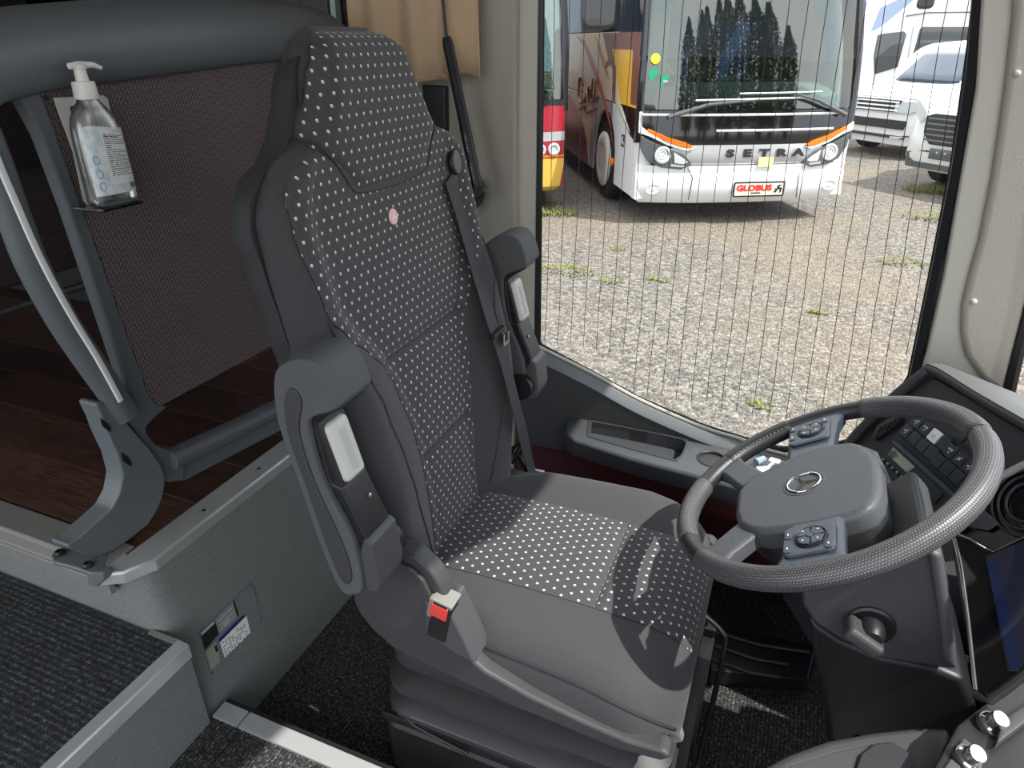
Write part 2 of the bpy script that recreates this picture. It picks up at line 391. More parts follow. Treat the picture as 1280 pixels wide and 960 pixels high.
# platform edge trims
def sweep(prof, path):
    """prof: (outward, z) pairs; path: (x, y, nx, ny)"""
    return loft([[(x + nx * a, y + ny * a, z) for a, z in prof] for x, y, nx, ny in path])
pe = [(-.055, .384), (-.053, .389), (.004, .389), (.008, .384), (.008, .362), (.003, .360), (0, .372), (-.05, .376)]
t4 = struct('trim_4', sweep(pe, [(-1.03, 1.66, 1, 0), (-1.03, .675, 1, .2), (-1.055, .632, .7, -.75), (-1.09, .612, .45, -1)]), M['alu'], bevel=.001, seg=1, ang=30)
for sx, y in ((-1.05, 1.0), (-1.05, .83), (-1.05, 1.25)):
    mesh('screw', lathe([(.0045, 0), (.0045, .0008), (.003, .0014)], (sx, y, .389), n=10), M['screw'], t4)
ge = [(-.06, .384), (-.058, .391), (.0, .391), (.006, .386), (.006, .355), (.012, .352), (.012, .325), (.0, .322), (0, .37), (-.05, .376)]
struct('trim_5', sweep(ge, [(-1.09, .63, 0, -1), (-3.2, .63, 0, -1)]), M['alu_dull'], bevel=.001, seg=1, ang=30)
# aisle step with ribbed carpet
st = struct('step', box2((-3.2, -.9, 0), (-.95, .64, ZS - .006)), M['carpet_wall'])
mesh('step_carpet', box2((-3.2, -.9, ZS - .006), (-.962, .632, ZS)), M['rib'], st)
nose = [(-.022, ZS - .002), (-.021, ZS + .003), (.003, ZS + .003), (.007, ZS - .001), (.007, ZS - .032), (.002, ZS - .034), (.001, ZS - .005)]
struct('trim_6', sweep(nose, [(-.95, -.9, 1, 0), (-.95, .64, 1, 0)]), M['alu'], bevel=.001, seg=1, ang=30)
struct('trim_7', box2((-1.04, .630, ZS - .004), (-.962, .641, ZS + .002)), M['alu_dull'])
# ------------------------------------------------------------------ driver's side wall and window
YW = 1.65
wo = [at(676, -20, y=1.68), at(675, 120, y=1.68), at(673, 300, y=1.68), at(672, 425, y=1.68), at(676, 433, y=1.68), at(740, 467, y=1.68), at(800, 500, y=1.68), at(880, 534, y=1.68), at(925, 548, y=1.68),
      V(.07, 1.68, .315), V(.17, 1.68, .335), V(.25, 1.68, .39), V(.30, 1.68, .48), at(1140, 470, y=1.68), at(1165, 350, y=1.68), at(1195, 200, y=1.68), at(1215, 60, y=1.68), at(1222, 0, y=1.68), V(.215, 1.68, 1.75), V(.12, 1.68, 1.82), V(-.5, 1.68, 1.82), V(-.615, 1.68, 1.74)]
w1 = struct('window_1', tube(wo, .005, 8, True, ry=.010), M['plastic_black'])
# the pane bows gently outwards
def pane_pt(x, z): 
    b = .05 * (1 - ((z - 1.05) / .75) ** 2)
    return Vector((x, 1.672 + b * .6, z))
gl = [pane_pt(p.x, p.z) for p in wo]
cz = [p for p in gl]; cen = pane_pt(-.15, 1.0)
rings = [[cen + (p - cen) * k for p in gl] for k in (.0, .35, .7, 1.0)]
rings = [[pane_pt(p.x, p.z) for p in r] for r in rings]
mesh('glass_pane', loft(rings, cap=False), M['glass'], w1, ang=180)
def winx(z, side):
    pts = wo; xs = []
    for a, b in zip(pts, pts[1:] + pts[:1]):
        if (a.z - z) * (b.z - z) < 0: xs.append(a.x + (b.x - a.x) * (z - a.z) / (b.z - a.z))
    return (min(xs), max(xs)) if xs else None
M['wire'] = mat('heating_wire', '#2f2f30', .6)
NW = 25
for k in range(NW):
    a = (k + .6) / NW; p = []
    for i in range(15):
        z = .30 + 1.5 * i / 14
        x = -.615 + a * (.93 + .10 * (1.05 - z) * a)      # fan out a little downwards, as printed
        w = winx(z, 0)
        if w and w[0] < x < w[1]: q = pane_pt(x, z); q.y -= .002; q.x += .0012 * math.sin(i * 2.3 + k); p.append(q)
    if len(p) > 1: mesh('heating_wire', tube(p, .0008, 4), M['wire'], w1, smooth=False)
# wall panels around the opening
zo = lambda u, v: at(u, v, y=YW)
wl = struct('wall_left', prism([(-.665, 1.63, -.10), (-1.05, 1.63, -.10), (-1.05, 1.63, .9), (-1.05, 1.63, 1.0), (-1.05, 1.63, 1.9), (-.665, 1.63, 1.9)], (0, .07, 0)), M['beige'], bevel=.008)
struct('trim_8', prism([(-.69, 1.655, .45), (-.69, 1.655, 1.9), (-.626, 1.668, 1.9), (-.622, 1.668, .45)], (0, .04, 0)), M['beige_lt'], bevel=.004)
sl_pts = [at(672, 438, y=1.66), at(740, 472, y=1.66), at(800, 505, y=1.66), at(880, 540, y=1.66), at(925, 554, y=1.66), V(.1, 1.66, .30), V(.45, 1.66, .31)]
low = [(p.x, 1.64, p.z - .02) for p in sl_pts] + [(.45, 1.64, -.1), (-.66, 1.64, -.1), (-.66, 1.64, .46)]
struct('wall_left_lower', prism(low, (0, .06, 0)), M['wall_grey'])
struct('wall_left_kick', prism([(-.66, 1.632, .19), (.45, 1.632, .19), (.45, 1.632, -.1), (-.66, 1.632, -.1)], (0, .007, 0)), M['maroon'])
# sloping sill: pale seal rim and grey capping
M['sill'] = mat('sill_capping', '#6f7477', .4, bump=(900, .1))
rim = spline(sl_pts, 4)
struct('trim_9', loft([[p + V(0, .012, .006), p + V(0, -.006, .006), p + V(0, -.018, -.010), p + V(0, -.021, -.020), p + V(0, -.012, -.024), p + V(0, .012, -.02)] for p in rim]), M['sill'], ang=40)
struct('trim_10', tube([p + V(0, .004, .011) for p in rim], .0045, 6), M['beige_lt'])
# upper and outer body around the window
struct('wall_left_header', box2((-1.05, 1.63, 1.80), (.75, 1.72, 2.05)), M['beige'])
# rear side wall, with the first passenger window
struct('wall_left_rear', box2((-3.2, 1.66, -.1), (-1.05, 1.72, .95)), M['plastic_dark'])
struct('wall_left_top', box2((-3.2, 1.66, 1.75), (-1.05, 1.72, 2.05)), M['beige'])
w2 = struct('window_2', box2((-3.2, 1.68, .95), (-1.27, 1.69, 1.75)), M['glass_dark'], smooth=False)
mesh('window_post', box2((-1.27, 1.64, .95), (-1.18, 1.70, 1.75)), M['plastic_dark'], w2, bevel=.01)
mesh('glass_strip', box2((-1.18, 1.68, .95), (-1.05, 1.69, 1.75)), M['glass_dark'], w2, smooth=False)
mesh('window_rail', box2((-1.185, 1.65, .95), (-1.165, 1.675, 1.75)), mat('pale_green_rail', '#9fb3a8', .5), w2, bevel=.003)
struct('wall_rear', box2((-3.25, -1.0, .385), (-3.2, 1.72, 2.05)), M['plastic_dark'])
struct('ceiling', prism([(-3.2, -1.1, 2.05), (.48, -1.1, 2.05), (.50, .3, 2.05), (.57, .74, 2.05), (.655, .90, 2.05), (.67, 1.05, 2.05), (.67, 1.75, 2.05), (-3.2, 1.75, 2.05)], (0, 0, .07)), M['beige_lt'])  # out of view; front edge shaped to let sun onto cushion and floor
# ------------------------------------------------------------------ front pillar
PY_ = 1.62
pil = [at(u, v, y=PY_) for u, v in ((1228, -160), (1229, 0), (1222, 110), (1203, 220), (1181, 345), (1160, 440), (1150, 475), (1200, 500), (1257, 503), (1270, 445), (1290, 370), (1330, 150), (1345, -160))]
ap = struct('wall_front_pillar', prism(pil, (0, .07, 0)), M['beige_lt'], bevel=.006)
up = [at(u, v, y=PY_) for u, v in ((1272, -160), (1264, 20), (1254, 110), (1238, 220), (1222, 300), (1210, 342), (1201, 380), (1200, 414), (1206, 442), (1226, 470), (1252, 487), (1262, 447), (1281, 372), (1318, 150), (1330, -160))]
mesh('pillar_panel', prism([p + V(0, -.018, 0) for p in up], (0, .03, 0)), M['beige'], ap, bevel=.013, seg=4)
for u, v in ((1271, 92), (1217, 377)):
    p = at(u, v, y=PY_ - .018); mesh('screw_cap', lathe([(.0065, 0), (.0065, .003), (.005, .006), (.002, .0075)], p, (0, -1, 0), 14), M['beige_lt'], ap)
struct('trim_11', tube([at(1258, 506, y=1.61), at(1272, 445, y=1.61), at(1292, 370, y=1.61), at(1332, 150, y=1.61), at(1347, -160, y=1.61)], .012, 8), M['plastic_black'])
# black seal between glass and pillar
struct('trim_12', loft([[p + V(-.006, .0, 0), p + V(.008, -.012, 0), p + V(.014, .02, 0), p + V(-.002, .04, 0)] for p in [at(u, v, y=1.65) for u, v in ((1220, -160), (1220, 0), (1213, 90), (1193, 215), (1168, 340), (1140, 475), (1132, 500))]]), M['plastic_black'])
# ------------------------------------------------------------------ curtain, black panel, strut
def curt(x0, x1, zb, n, name, amp=.012, ph=0):
    def f(u, v):
        x = x0 + (x1 - x0) * u + .02 * (1 - v) * (u - .5); z = zb + (1.78 - zb) * v + .006 * math.sin(u * 9 + ph)
        return (x, 1.575 + amp * math.sin(u * n * 2 * PI + ph) * (1.1 - .3 * v) + .008 * math.sin(u * 5 + 3 * v), z)
    return grid(f, 40, 10)
ct = thing('curtain', 'beige fabric curtain gathered at the pillar behind the driver seat', 'curtain', (-.88, 1.58, 1.19))
mesh('curtain_panel', curt(-1.075, -.805, 1.19, 2.6, 'c'), M['curtain'], ct, solid=.003, ang=180)
mesh('curtain_panel', curt(-.85, -.745, 1.205, 1.1, 'c', .018, 1.6), M['curtain'], ct, solid=.003, ang=180)
mesh('hem', tube([(-1.075 + .27 * k / 20, 1.572 + .012 * math.sin(k / 20 * 2.6 * 2 * PI) * 1.1 + .008 * math.sin(k / 4), 1.20 + .006 * math.sin(k / 20 * 9)) for k in range(21)], .0035, 6), M['curtain'], ct)
o = mesh('black_panel', prism([at(u, v, y=1.61) for u, v in ((527, 106), (556, 108), (557, 165), (552, 172), (530, 160))], (0, .03, 0)), M['plastic_black'], bevel=.004)  # plain black plate below the curtain, standing proud of the pillar
tag(o, 'small black panel on pillar under the curtain', 'panel')
gs = thing('gas_strut', 'slim black gas strut leaning along the pillar beside the curtain', 'strut', at(592, 238, y=1.54))
a, b, c2 = at(548, -60, y=1.54), at(558, 46, y=1.54), at(597, 236, y=1.54)
mesh('piston_rod', tube([a, b], .0035, 10), M['plastic_black'], gs)
mesh('cylinder', tube([b, b + (c2 - b) * .03, b + (c2 - b) * .035, b + (c2 - b) * .56, b + (c2 - b) * .565, c2], [.009, .0115, .0125, .0125, .0135, .0135], 16), M['plastic_black'], gs)
d_ = (c2 - b).normalized(); side = d_.cross(V(0, -1, 0)).normalized()
for k0, k1 in ((0, 6), (9, 16)):
    pt_ = mesh('printed_text', join(*[box(b + (c2 - b) * (.62 + .022 * k) + V(.002, -.0136, 0), (.0035, .0012, .006 if k % 3 else .003), Matrix((side, V(0, 1, 0), d_)).transposed()) for k in range(k0, k1)]), M['alu_dull'], gs, smooth=False); pt_['kind'] = 'stuff'
mesh('end_joint', lathe([(.013, -.012), (.017, -.008), (.017, .008), (.013, .012)], c2 + V(.004, 0, -.006), (0, 1, 0), 16), M['plastic_black'], gs)
mesh('bracket', prism([at(u, v, y=1.55) for u, v in ((574, 228), (583, 224), (592, 232), (596, 246), (592, 258), (583, 268), (574, 262))], (0, .06, 0)), M['plastic_black'], gs, bevel=.004)
# ================================================================== DRIVER SEAT
YC = 1.011
seat = thing('driver_seat', 'black driver seat with pale dotted cloth facing the steering wheel', 'seat', (-.35, YC, ZF))
B0 = V(-.55, YC, .36); ET = (V(-.673, YC, 1.29) - B0).normalized(); EN = V(ET.z, 0, -ET.x); EY = V(0, 1, 0)
def bp(s, t, d): return B0 + ET * t + EY * s + EN * d
Wt = [(-.02, .225), (.04, .25), (.2, .275), (.35, .288), (.5, .292), (.64, .297), (.70, .296), (.735, .283), (.765, .25), (.79, .206), (.815, .184), (.85, .162), (.89, .147), (.915, .139), (.932, .128), (.945, .108), (.952, .085)]
Et = [(0, .098), (.1, .097), (.23, .106), (.285, .115), (.40, .137), (.44, .155), (.48, .192), (.52, .235), (.56, .262), (.68, .274), (.73, .270), (.76, .245), (.79, .2), (.95, .19)]
Bz = [(0, .045), (.3, .055), (.45, .05), (.6, .03), (.72, .02), (.8, .0), (.95, 0)]
def dfront(s, t):
    w = interp(Wt, t); e = min(interp(Et, t), w * .93); q = min(abs(s) / w, 1)
    d = .018 * math.exp(-((t - .27) / .2) ** 2) + .006 * math.exp(-((t - .83) / .1) ** 2)
    k = max(0, (abs(s) - e * .8) / (w - e * .8)); bz = interp(Bz, t)
    d += bz * math.sin(min(k * 1.25, 1) * PI / 2)
    d -= (.022 + bz * .55) * max(0, (q - .84) / .16) ** 2
    if t > .77: d -= .05 * max(0, (q - .72) / .28) ** 1.6 * min(1, (t - .77) / .04)
    if t > .89: d -= .040 * (max(0, t - .89) / .062) ** 2.4
    if t > .77: d = max(d, -.044 if q > .3 else -.05)
    return d
rings = []
for i in range(49):
    t = -.02 + .972 * i / 48; w = interp(Wt, t)
    fr = [bp(w * q, t, dfront(w * q, t)) for q in [k / 20 - 1 for k in range(41)]]
    db = -.055
    kb = max(0, min(1, (t - .84) / .10)); bk = [bp(w * q * (1 - .45 * kb), t - .02 * kb, db + .02 * kb) for q in (1.0, .5, 0, -.5, -1.0)]
    rings.append(fr + bk)
back = mesh('backrest', loft(rings), M['seat_plain'], seat, ang=60)
# hard shell behind the cushion, a little larger all round
rings = []
SW = [(-.02, .225), (.04, .245), (.2, .265), (.35, .278), (.488, .288), (.55, .296), (.647, .303), (.69, .309), (.731, .297), (.758, .270), (.788, .214), (.819, .185), (.86, .161), (.885, .148), (.905, .132), (.92, .110), (.932, .075), (.938, .04)]
for i in range(67):
    t = -.02 + .958 * i / 66; w = interp(SW, t); k = max(0, (t - .88) / .066)
    rings.append([bp(w * a + (b_ if a > 0 else -b_) * (a != 0), t, d + .015 * k * k) for a, b_, d in ((1, .000, -.028), (1, .004, -.040), (1, .002, -.060), (1, -.012, -.076), (.8, -.02, -.084), (.4, 0, -.086), (0, 0, -.086), (-.4, 0, -.086), (-.8, -.02, -.084), (-1, -.012, -.076), (-1, .002, -.060), (-1, .004, -.040), (-1, .0, -.028), (0, 0, -.032))])
mesh('back_shell', loft(rings), M['seat_side'], seat, ang=50)
def arclen(pts, nu, nv):
    w = nu + 1; uv = []
    vl = [0]
    for j in range(nv): vl.append(vl[-1] + (pts[(j + 1) * w + nu // 2] - pts[j * w + nu // 2]).length)
    for j in range(nv + 1):
        row = pts[j * w:(j + 1) * w]; cu = [0]
        for a, b in zip(row, row[1:]): cu.append(cu[-1] + (b - a).length)
        uv += [(c - cu[nu // 2] + 1, vl[j] + .5) for c in cu]
    return uv
def patch(name, t0, t1, hw, off, nu, nv, pw=8, dfn=None, slant=None):
    pts, uv = [], []
    for j in range(nv + 1):
        for i in range(nu + 1):
            q = 2 * i / nu - 1; v = j / nv
            t = t0 + (t1 - t0) * v
            if slant: t += slant(q) * (1 - v)
            s = hw(t) * q
            o = .0012 + off * (1 - abs(q) ** pw) * (1 - abs(2 * v - 1) ** (pw * 2))
            pts.append(bp(s, t, dfront(s, t) + o)); uv.append((s + .5, t + .5))
    w = nu + 1; uv = arclen(pts, nu, nv)
    f = [(j * w + i, j * w + i + 1, (j + 1) * w + i + 1, (j + 1) * w + i) for j in range(nv) for i in range(nu)]
    return mesh(name, (pts, f), M['dot'], seat, uv=uv, ang=180)
ein = lambda t: interp(Et, t) * 1.0
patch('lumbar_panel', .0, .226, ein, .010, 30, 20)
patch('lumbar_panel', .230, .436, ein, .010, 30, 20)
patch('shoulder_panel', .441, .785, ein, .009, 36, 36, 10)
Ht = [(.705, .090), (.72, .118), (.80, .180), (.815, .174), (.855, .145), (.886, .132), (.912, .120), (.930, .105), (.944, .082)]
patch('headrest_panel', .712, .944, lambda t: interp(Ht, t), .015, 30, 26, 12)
hp = []
for s_, t_ in [(-.183, .806), (-.172, .79), (-.14, .752), (-.113, .716), (-.06, .709), (0, .707), (.06, .709), (.113, .716), (.14, .752), (.172, .79), (.183, .806)]: hp.append(bp(s_, t_, dfront(s_, t_) + .0095))
mesh('headrest_seam', tube(spline(hp, 4), .0024, 6), M['seat_side'], seat)
for sg in (-1, 1): mesh('headrest_seam', tube([bp(sg * (interp(Ht, t) + .001), t, dfront(interp(Ht, t), t) + .002) for t in [.806 + .12 * k / 12 for k in range(13)]], .002, 6), M['seat_side'], seat)
# stitched seams on the side bolsters
for sg in (-1, 1):
    pth = []
    for k in range(26):
        t = .03 + .53 * k / 25
        f = .03 + .13 * math.sin(PI * min(1, k / 25)) ** .8 * .45
        s = sg * (interp(Et, t) + f); s = max(-interp(Wt, t) * .9, min(interp(Wt, t) * .9, s)); pth.append(bp(s, t, dfront(s, t) + .0006))
    mesh('seam', tube(pth, .0016, 5), M['seat_side'], seat)
pth = [bp(sg2 * interp(Wt, .955) * .98, .945, -.02) for sg2 in (-1, 1)]
# small round badge with a three-pointed star
bc = bp(-.022, .658, dfront(-.022, .658) + .0105)
M['badge'] = mat('pink_badge', '#e7b9bb', .35)
bd = mesh('badge', lathe([(.0135, 0), (.0135, .001), (.0125, .0018)], bc, EN, 24, sy=1.0), M['badge'], seat)
star = []
for k in range(3):
    a = PI / 2 + k * 2 * PI / 3; dr = ET * math.sin(a) + EY * math.cos(a); sd = ET * math.cos(a) - EY * math.sin(a)
    star.append(prism([bc + EN * .0018 + dr * .011, bc + EN * .0018 + sd * .0022, bc + EN * .0018 - dr * .001, bc + EN * .0018 - sd * .0022], EN * .0008))
mesh('star_mark', join(*star), mat('badge_white', '#fbeef0', .4), bd, smooth=False)
# ---- seat cushion
XF, XR = -.025, -.60
def chw(x):
    w = .250 + .024 * max(0, min(1, (x + .45) / .33)); k = (x - (XF - .11)) / .11
    return w - (.075 * (1 - math.sqrt(max(0, 1 - k * k))) if k > 0 else 0) - (.03 * max(0, (-.45 - x) / .15))
def ctop(x, s):
    w = chw(x); q = min(1, abs(s) / w); z = .368 + .012 * (1 - ((x + .3) / .3) ** 2)
    b = .026 if s > 0 else .012
    k = max(0, (abs(s) - .115) / (w - .115)); z += b * math.sin(min(k * 1.3, 1) * PI / 2) * max(0, min(1, (x + .52) / .1)) * max(0, min(1, (XF - .04 - x) / .12))
    z -= .05 * max(0, (q - .80) / .2) ** 2.2
    kf = (x - (XF - .12)) / .12
    if kf > 0: z -= .095 * (1 - math.sqrt(max(0, 1 - min(kf, 1) ** 2)))
    return z
rings = []
XS = [XR + (XF - .03 - XR) * i / 30 for i in range(30)] + [XF - .03 + .03 * math.sin(PI / 2 * k / 6) for k in range(7)]
for x in XS:
    w = chw(x); tp = [V(x, YC + w * q, ctop(x, w * q)) for q in [k / 20 - 1 for k in range(41)]]
    zb = .268 if x < XF - .02 else .268 + .02 * (x - XF + .02) / .02
    zb = min(zb, ctop(x, w) - .004)
    rings.append(tp + [V(x, YC + w * .99, zb), V(x, YC + w * .5, zb), V(x, YC, zb), V(x, YC - w * .5, zb), V(x, YC - w * .99, zb)])
mesh('seat_cushion', loft(rings), M['seat_plain'], seat, ang=60)
# piping along the cushion edge
for sg in (-1, 1):
    mesh('piping', tube([V(x, YC + sg * chw(x) * .985, ctop(x, sg * chw(x) * .985) + .001) for x in XS[4:34]], .0028, 6), M['seat_side'], seat)
def cpatch(name, x0, x1, nu, nv, off=.009):
    pts, uv = [], []
    for j in range(nv + 1):
        for i in range(nu + 1):
            q = 2 * i / nu - 1; v = j / nv; x = x0 + (x1 - x0) * v
            w = .127 + .012 * max(0, (x + .16) / .14) ** 1.5; s = w * q
            if s < 0 and x > -.17: s *= 1 - .35 * ((x + .17) / .15) ** 2
            o = .0012 + off * (1 - abs(q) ** 8) * (1 - abs(2 * v - 1) ** 16)
            pts.append(V(x, YC + s, ctop(x, s) + o)); uv.append((s + .5, x + 3))
    w = nu + 1; uv = arclen(pts, nu, nv)
    return mesh(name, (pts, [(j * w + i, j * w + i + 1, (j + 1) * w + i + 1, (j + 1) * w + i) for j in range(nv) for i in range(nu)]), M['dot'], seat, uv=uv, ang=180)
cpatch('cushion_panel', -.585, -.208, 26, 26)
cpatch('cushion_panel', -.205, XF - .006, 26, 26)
# ---- plastic side covers with hinge dome, buckle on the near side
cov = [(-.606, .39), (-.604, .43), (-.585, .48), (-.555, .518), (-.515, .538), (-.47, .537), (-.44, .515), (-.422, .485), (-.408, .45), (-.40, .41), (-.385, .36), (-.35, .335), (-.27, .312), (-.18, .297), (-.10, .288), (-.045, .294), (-.03, .285), (-.045, .268), (-.117, .258), (-.3, .272), (-.45, .288), (-.53, .303), (-.575, .335), (-.597, .365)]
def yflip(p, sg): return V(p[0], YC + sg * (p[1] - YC), p[2])
mesh('side_cover', prism([(x, .728, z if x < -.40 else z - .008) for x, z in cov], (0, .036, 0)), M['plastic_dark'], seat, bevel=.007, seg=3)
mesh('side_cover', prism([yflip((x, .735, min(z, .345)), -1) for x, z in cov], (0, -.03, 0)), M['plastic_dark'], seat, bevel=.006)
dome = [(-.585, .43), (-.575, .47), (-.55, .502), (-.515, .52), (-.475, .518), (-.452, .50), (-.44, .47), (-.435, .42), (-.46, .375), (-.52, .36), (-.57, .385)]
mesh('hinge_cover', prism([(x, .718, z) for x, z in dome], (0, .01, 0)), M['plastic_dark'], seat, bevel=.004)
M['cover_lt'] = mat('cover_edge_plastic', '#48494c', .45, bump=(800, .15))
mesh('buckle_housing', prism([(-.452, .715, .46), (-.405, .715, .462), (-.378, .715, .40), (-.36, .715, .352), (-.40, .715, .36), (-.455, .715, .385)], (0, .06, 0)), M['cover_lt'], seat, bevel=.006, seg=3)
bx = Matrix.Rotation(math.radians(12), 3, 'Y')
bk_ = mesh('seat_belt_buckle', box((-.424, .727, .425), (.036, .03, .085), bx), M['plastic_black'], seat, bevel=.004)
mesh('buckle_rim', join(box((-.424, .7195, .449), (.039, .014, .042), bx), box((-.417, .73, .467), (.038, .036, .008), bx)), M['alu_dull'], bk_, bevel=.002)
mesh('release_button', box((-.4225, .7125, .451), (.031, .006, .028), bx), M['red'], bk_, bevel=.002, label='red release button')
mesh('latch_slot', box((-.4185, .7128, .4655), (.024, .005, .005), bx), M['plastic_black'], bk_)
# ---- armrests, folded up along the backrest
ar = [(-.613, .80), (-.608, .872), (-.588, .90), (-.549, .914), (-.522, .902), (-.507, .862), (-.513, .845), (-.552, .826), (-.562, .80), (-.55, .72), (-.512, .63), (-.505, .545), (-.518, .523), (-.546, .518), (-.570, .585), (-.595, .71)]
strip = [(-.568, .832), (-.516, .856), (-.510, .842), (-.552, .815), (-.556, .80), (-.543, .715), (-.527, .712), (-.49, .622), (-.481, .56), (-.486, .54), (-.505, .533), (-.53, .60), (-.56, .70), (-.578, .80)]
cup = [(-.497, .632), (-.484, .625), (-.476, .56), (-.482, .535), (-.50, .528), (-.515, .55), (-.51, .60)]
for sg in (1, -1):
    arm = mesh('armrest', prism([yflip((p.x, .632, p.z), sg) for p in spline([V(x, 0, z) for x, z in ar], 3, True)], (0, sg * .082, 0)), M['pad_grey'], seat, bevel=.012, seg=4)
    ins = [(-.596, .79), (-.592, .85), (-.575, .868), (-.562, .85), (-.575, .80), (-.562, .72), (-.528, .62), (-.52, .56), (-.535, .54), (-.552, .575), (-.578, .70)]
    mesh('side_inlay', prism([yflip((p.x, .629, p.z), sg) for p in spline([V(x, 0, z) for x, z in ins], 3, True)], (0, sg * .01, 0)), M['plastic_dark'], arm, bevel=.004)
    mesh('front_strip', prism([yflip((x, .643, z), sg) for x, z in strip], (0, sg * .062, 0)), M['plastic_black'], arm, bevel=.005, seg=3)
    R = Matrix.Rotation(math.radians(-15), 3, 'Y'); gc = yflip((-.543, .674, .758), sg)
    mesh('grip_frame', box(gc + V(-.006, 0, 0), (.02, .058, .108), R), M['plastic_black'], arm, bevel=.004)
    gp = mesh('grip', box(gc + V(.002, 0, 0), (.024, .046, .094), R), M['grip_white'], arm, bevel=.009, seg=4, label='pale grey grip of armrest')
    mesh('grip_groove', box(gc + V(.0125, 0, .002), (.006, .014, .066), R), mat('grip_shade', '#b2b3ad', .45), arm, bevel=.0025, seg=3)
    mesh('pivot_cap', prism([yflip((x, .64, z), sg) for x, z in cup], (0, sg * .068, 0)), M['cover_lt'], arm, bevel=.004)
    mesh('cap_bolt', lathe([(.004, 0), (.004, .003), (.0025, .004)], yflip((-.512, .684, .676), sg), (.95, 0, .3), 10), M['steel'], arm)
    mesh('hinge_pin', lathe([(.03, 0), (.03, .03)], yflip((-.515, .70, .565), sg), (0, sg, 0), 20), M['plastic_black'], arm)
# ---- suspension: bellows, rails, base box
def rr(x0, x1, y0, y1, z, r=.06):
    return [V((x0 + x1) / 2 + a, (y0 + y1) / 2 + b, z) for a, b in rrect(x1 - x0, y1 - y0, r, 5)]
prof = [(.012, .272), (.0, .245), (.0, .232), (.045, .214), (.008, .196), (-.010, .182), (-.010, .166), (.038, .146), (-.002, .128), (-.014, .114), (-.012, .100), (.03, .086), (.03, .068)]
M['bellow'] = mat('rubber_bellows', '#2a2b2d', .5, bump=(600, .15))
mesh('bellows', loft([rr(-.575 + a, -.04 - a, .752 + a, 1.27 - a, z) for a, z in prof]), M['bellow'], seat, ang=35)
bf = mesh('base_box', loft([rr(-.60, .0, .757, 1.265, z, .03) for z in (ZF, .0, .035)] + [rr(-.592, -.008, .765, 1.257, .042, .03)]), M['plastic_black'], seat, ang=30)
for y in (.775, 1.247):
    mesh('slide_rail', join(box((-.30, y, .055), (.60, .03, .022)), box((-.30, y, .078), (.56, .018, .02))), M['plastic_black'], seat, bevel=.003)
for x in (-.565, -.525, -.485, -.43):
    mesh('rail_bolt', lathe([(.009, 0), (.009, .006), (.005, .008)], (x, .772, .088), (-.1, -.5, .8), 8), M['screw'], seat)
mesh('cable', tube(spline([(-.60, .80, .09), (-.56, .765, .10), (-.52, .75, .08), (-.46, .752, .062), (-.40, .75, .055)], 5), .0035, 7), M['plastic_black'], seat)
mesh('adjust_lever', tube(spline([(-.06, 1.20, .15), (.012, 1.17, .13), (.022, 1.12, .11), (.012, .93, .03), (.004, .885, .012), (-.03, .868, .01), (-.08, .862, .02)], 6), .0055, 8), M['plastic_black'], seat)
mesh('front_bracket', prism([(-.10, .80, .25), (-.03, .80, .262), (-.018, .80, .225), (-.07, .80, .19)], (0, .02, 0)), M['alu_dull'], seat, bevel=.006)
# ---- belt on the far side
g0 = bp(.205, .70, dfront(.205, .70) + .012)
gd = mesh('belt_guide', prism([g0 + ET * b + EY * a for a, b in [(x_ * .028, y_ * .042) for x_, y_ in [(math.cos(k * PI / 8), math.sin(k * PI / 8)) for k in range(16)]]], EN * -.03), M['cover_lt'], seat, bevel=.008, seg=3)
mesh('guide_knob', prism([g0 + EN * .001 + ET * (b + .012) + EY * (a + .006) for a, b in [(.02 * math.cos(k * PI / 8), .024 * math.sin(k * PI / 8)) for k in range(16)]], EN * .012), M['plastic_black'], gd, bevel=.005, seg=3)
def on_back(u, v, lift):
    """where a photo pixel's ray meets the backrest front, lifted a little"""
    y = 1.05
    while y < 1.42:
        P = at(u, v, y=y); r = P - B0; s_, t_, d_ = y - YC, r @ ET, r @ EN
        w_ = interp(Wt, t_) * .93; df = dfront(max(-w_, min(w_, s_)), t_) + lift
        if d_ <= df: return P
        y += .002
    return P
bpath = [(562, 222), (575, 265), (592, 325), (613, 397), (630, 450), (648, 520), (660, 570), (668, 608)]
bc_ = spline([on_back(u, v, .018) for u, v in bpath[:7]] + [at(668, 608, y=1.30)], 5); rings = []
for i, p in enumerate(bc_):
    d = (bc_[min(i + 1, len(bc_) - 1)] - bc_[max(i - 1, 0)]).normalized(); wv = V(-.05, .99, .0); wv = (wv - d * (wv @ d)).normalized(); n = d.cross(wv).normalized()
    hw = .0225; rings.append([p - wv * hw + n * .001, p + wv * hw + n * .001, p + wv * hw - n * .001, p - wv * hw - n * .001])
mesh('belt_webbing', loft(rings), M['belt'], seat, ang=30)
tp = on_back(620, 414, .020) + V(.006, -.003, 0)
tg = mesh('belt_tongue', join(box(tp, (.012, .062, .010)), box(tp + V(.008, .012, -.012), (.004, .026, .022))), M['plastic_black'], seat, bevel=.003)
mesh('tongue_plate', join(box(tp + V(.012, .002, -.018), (.003, .006, .024)), box(tp + V(.012, .026, -.018), (.003, .006, .024)), box(tp + V(.012, .014, -.028), (.003, .024, .006))), M['steel'], tg, bevel=.001)
mesh('belt_anchor', join(box(at(672, 598, y=1.34), (.035, .012, .05)), tube(spline([at(650, 590, y=1.34), at(664, 600, y=1.33), at(676, 611, y=1.33)], 4), .006, 8)), M['steel'], seat, bevel=.002)
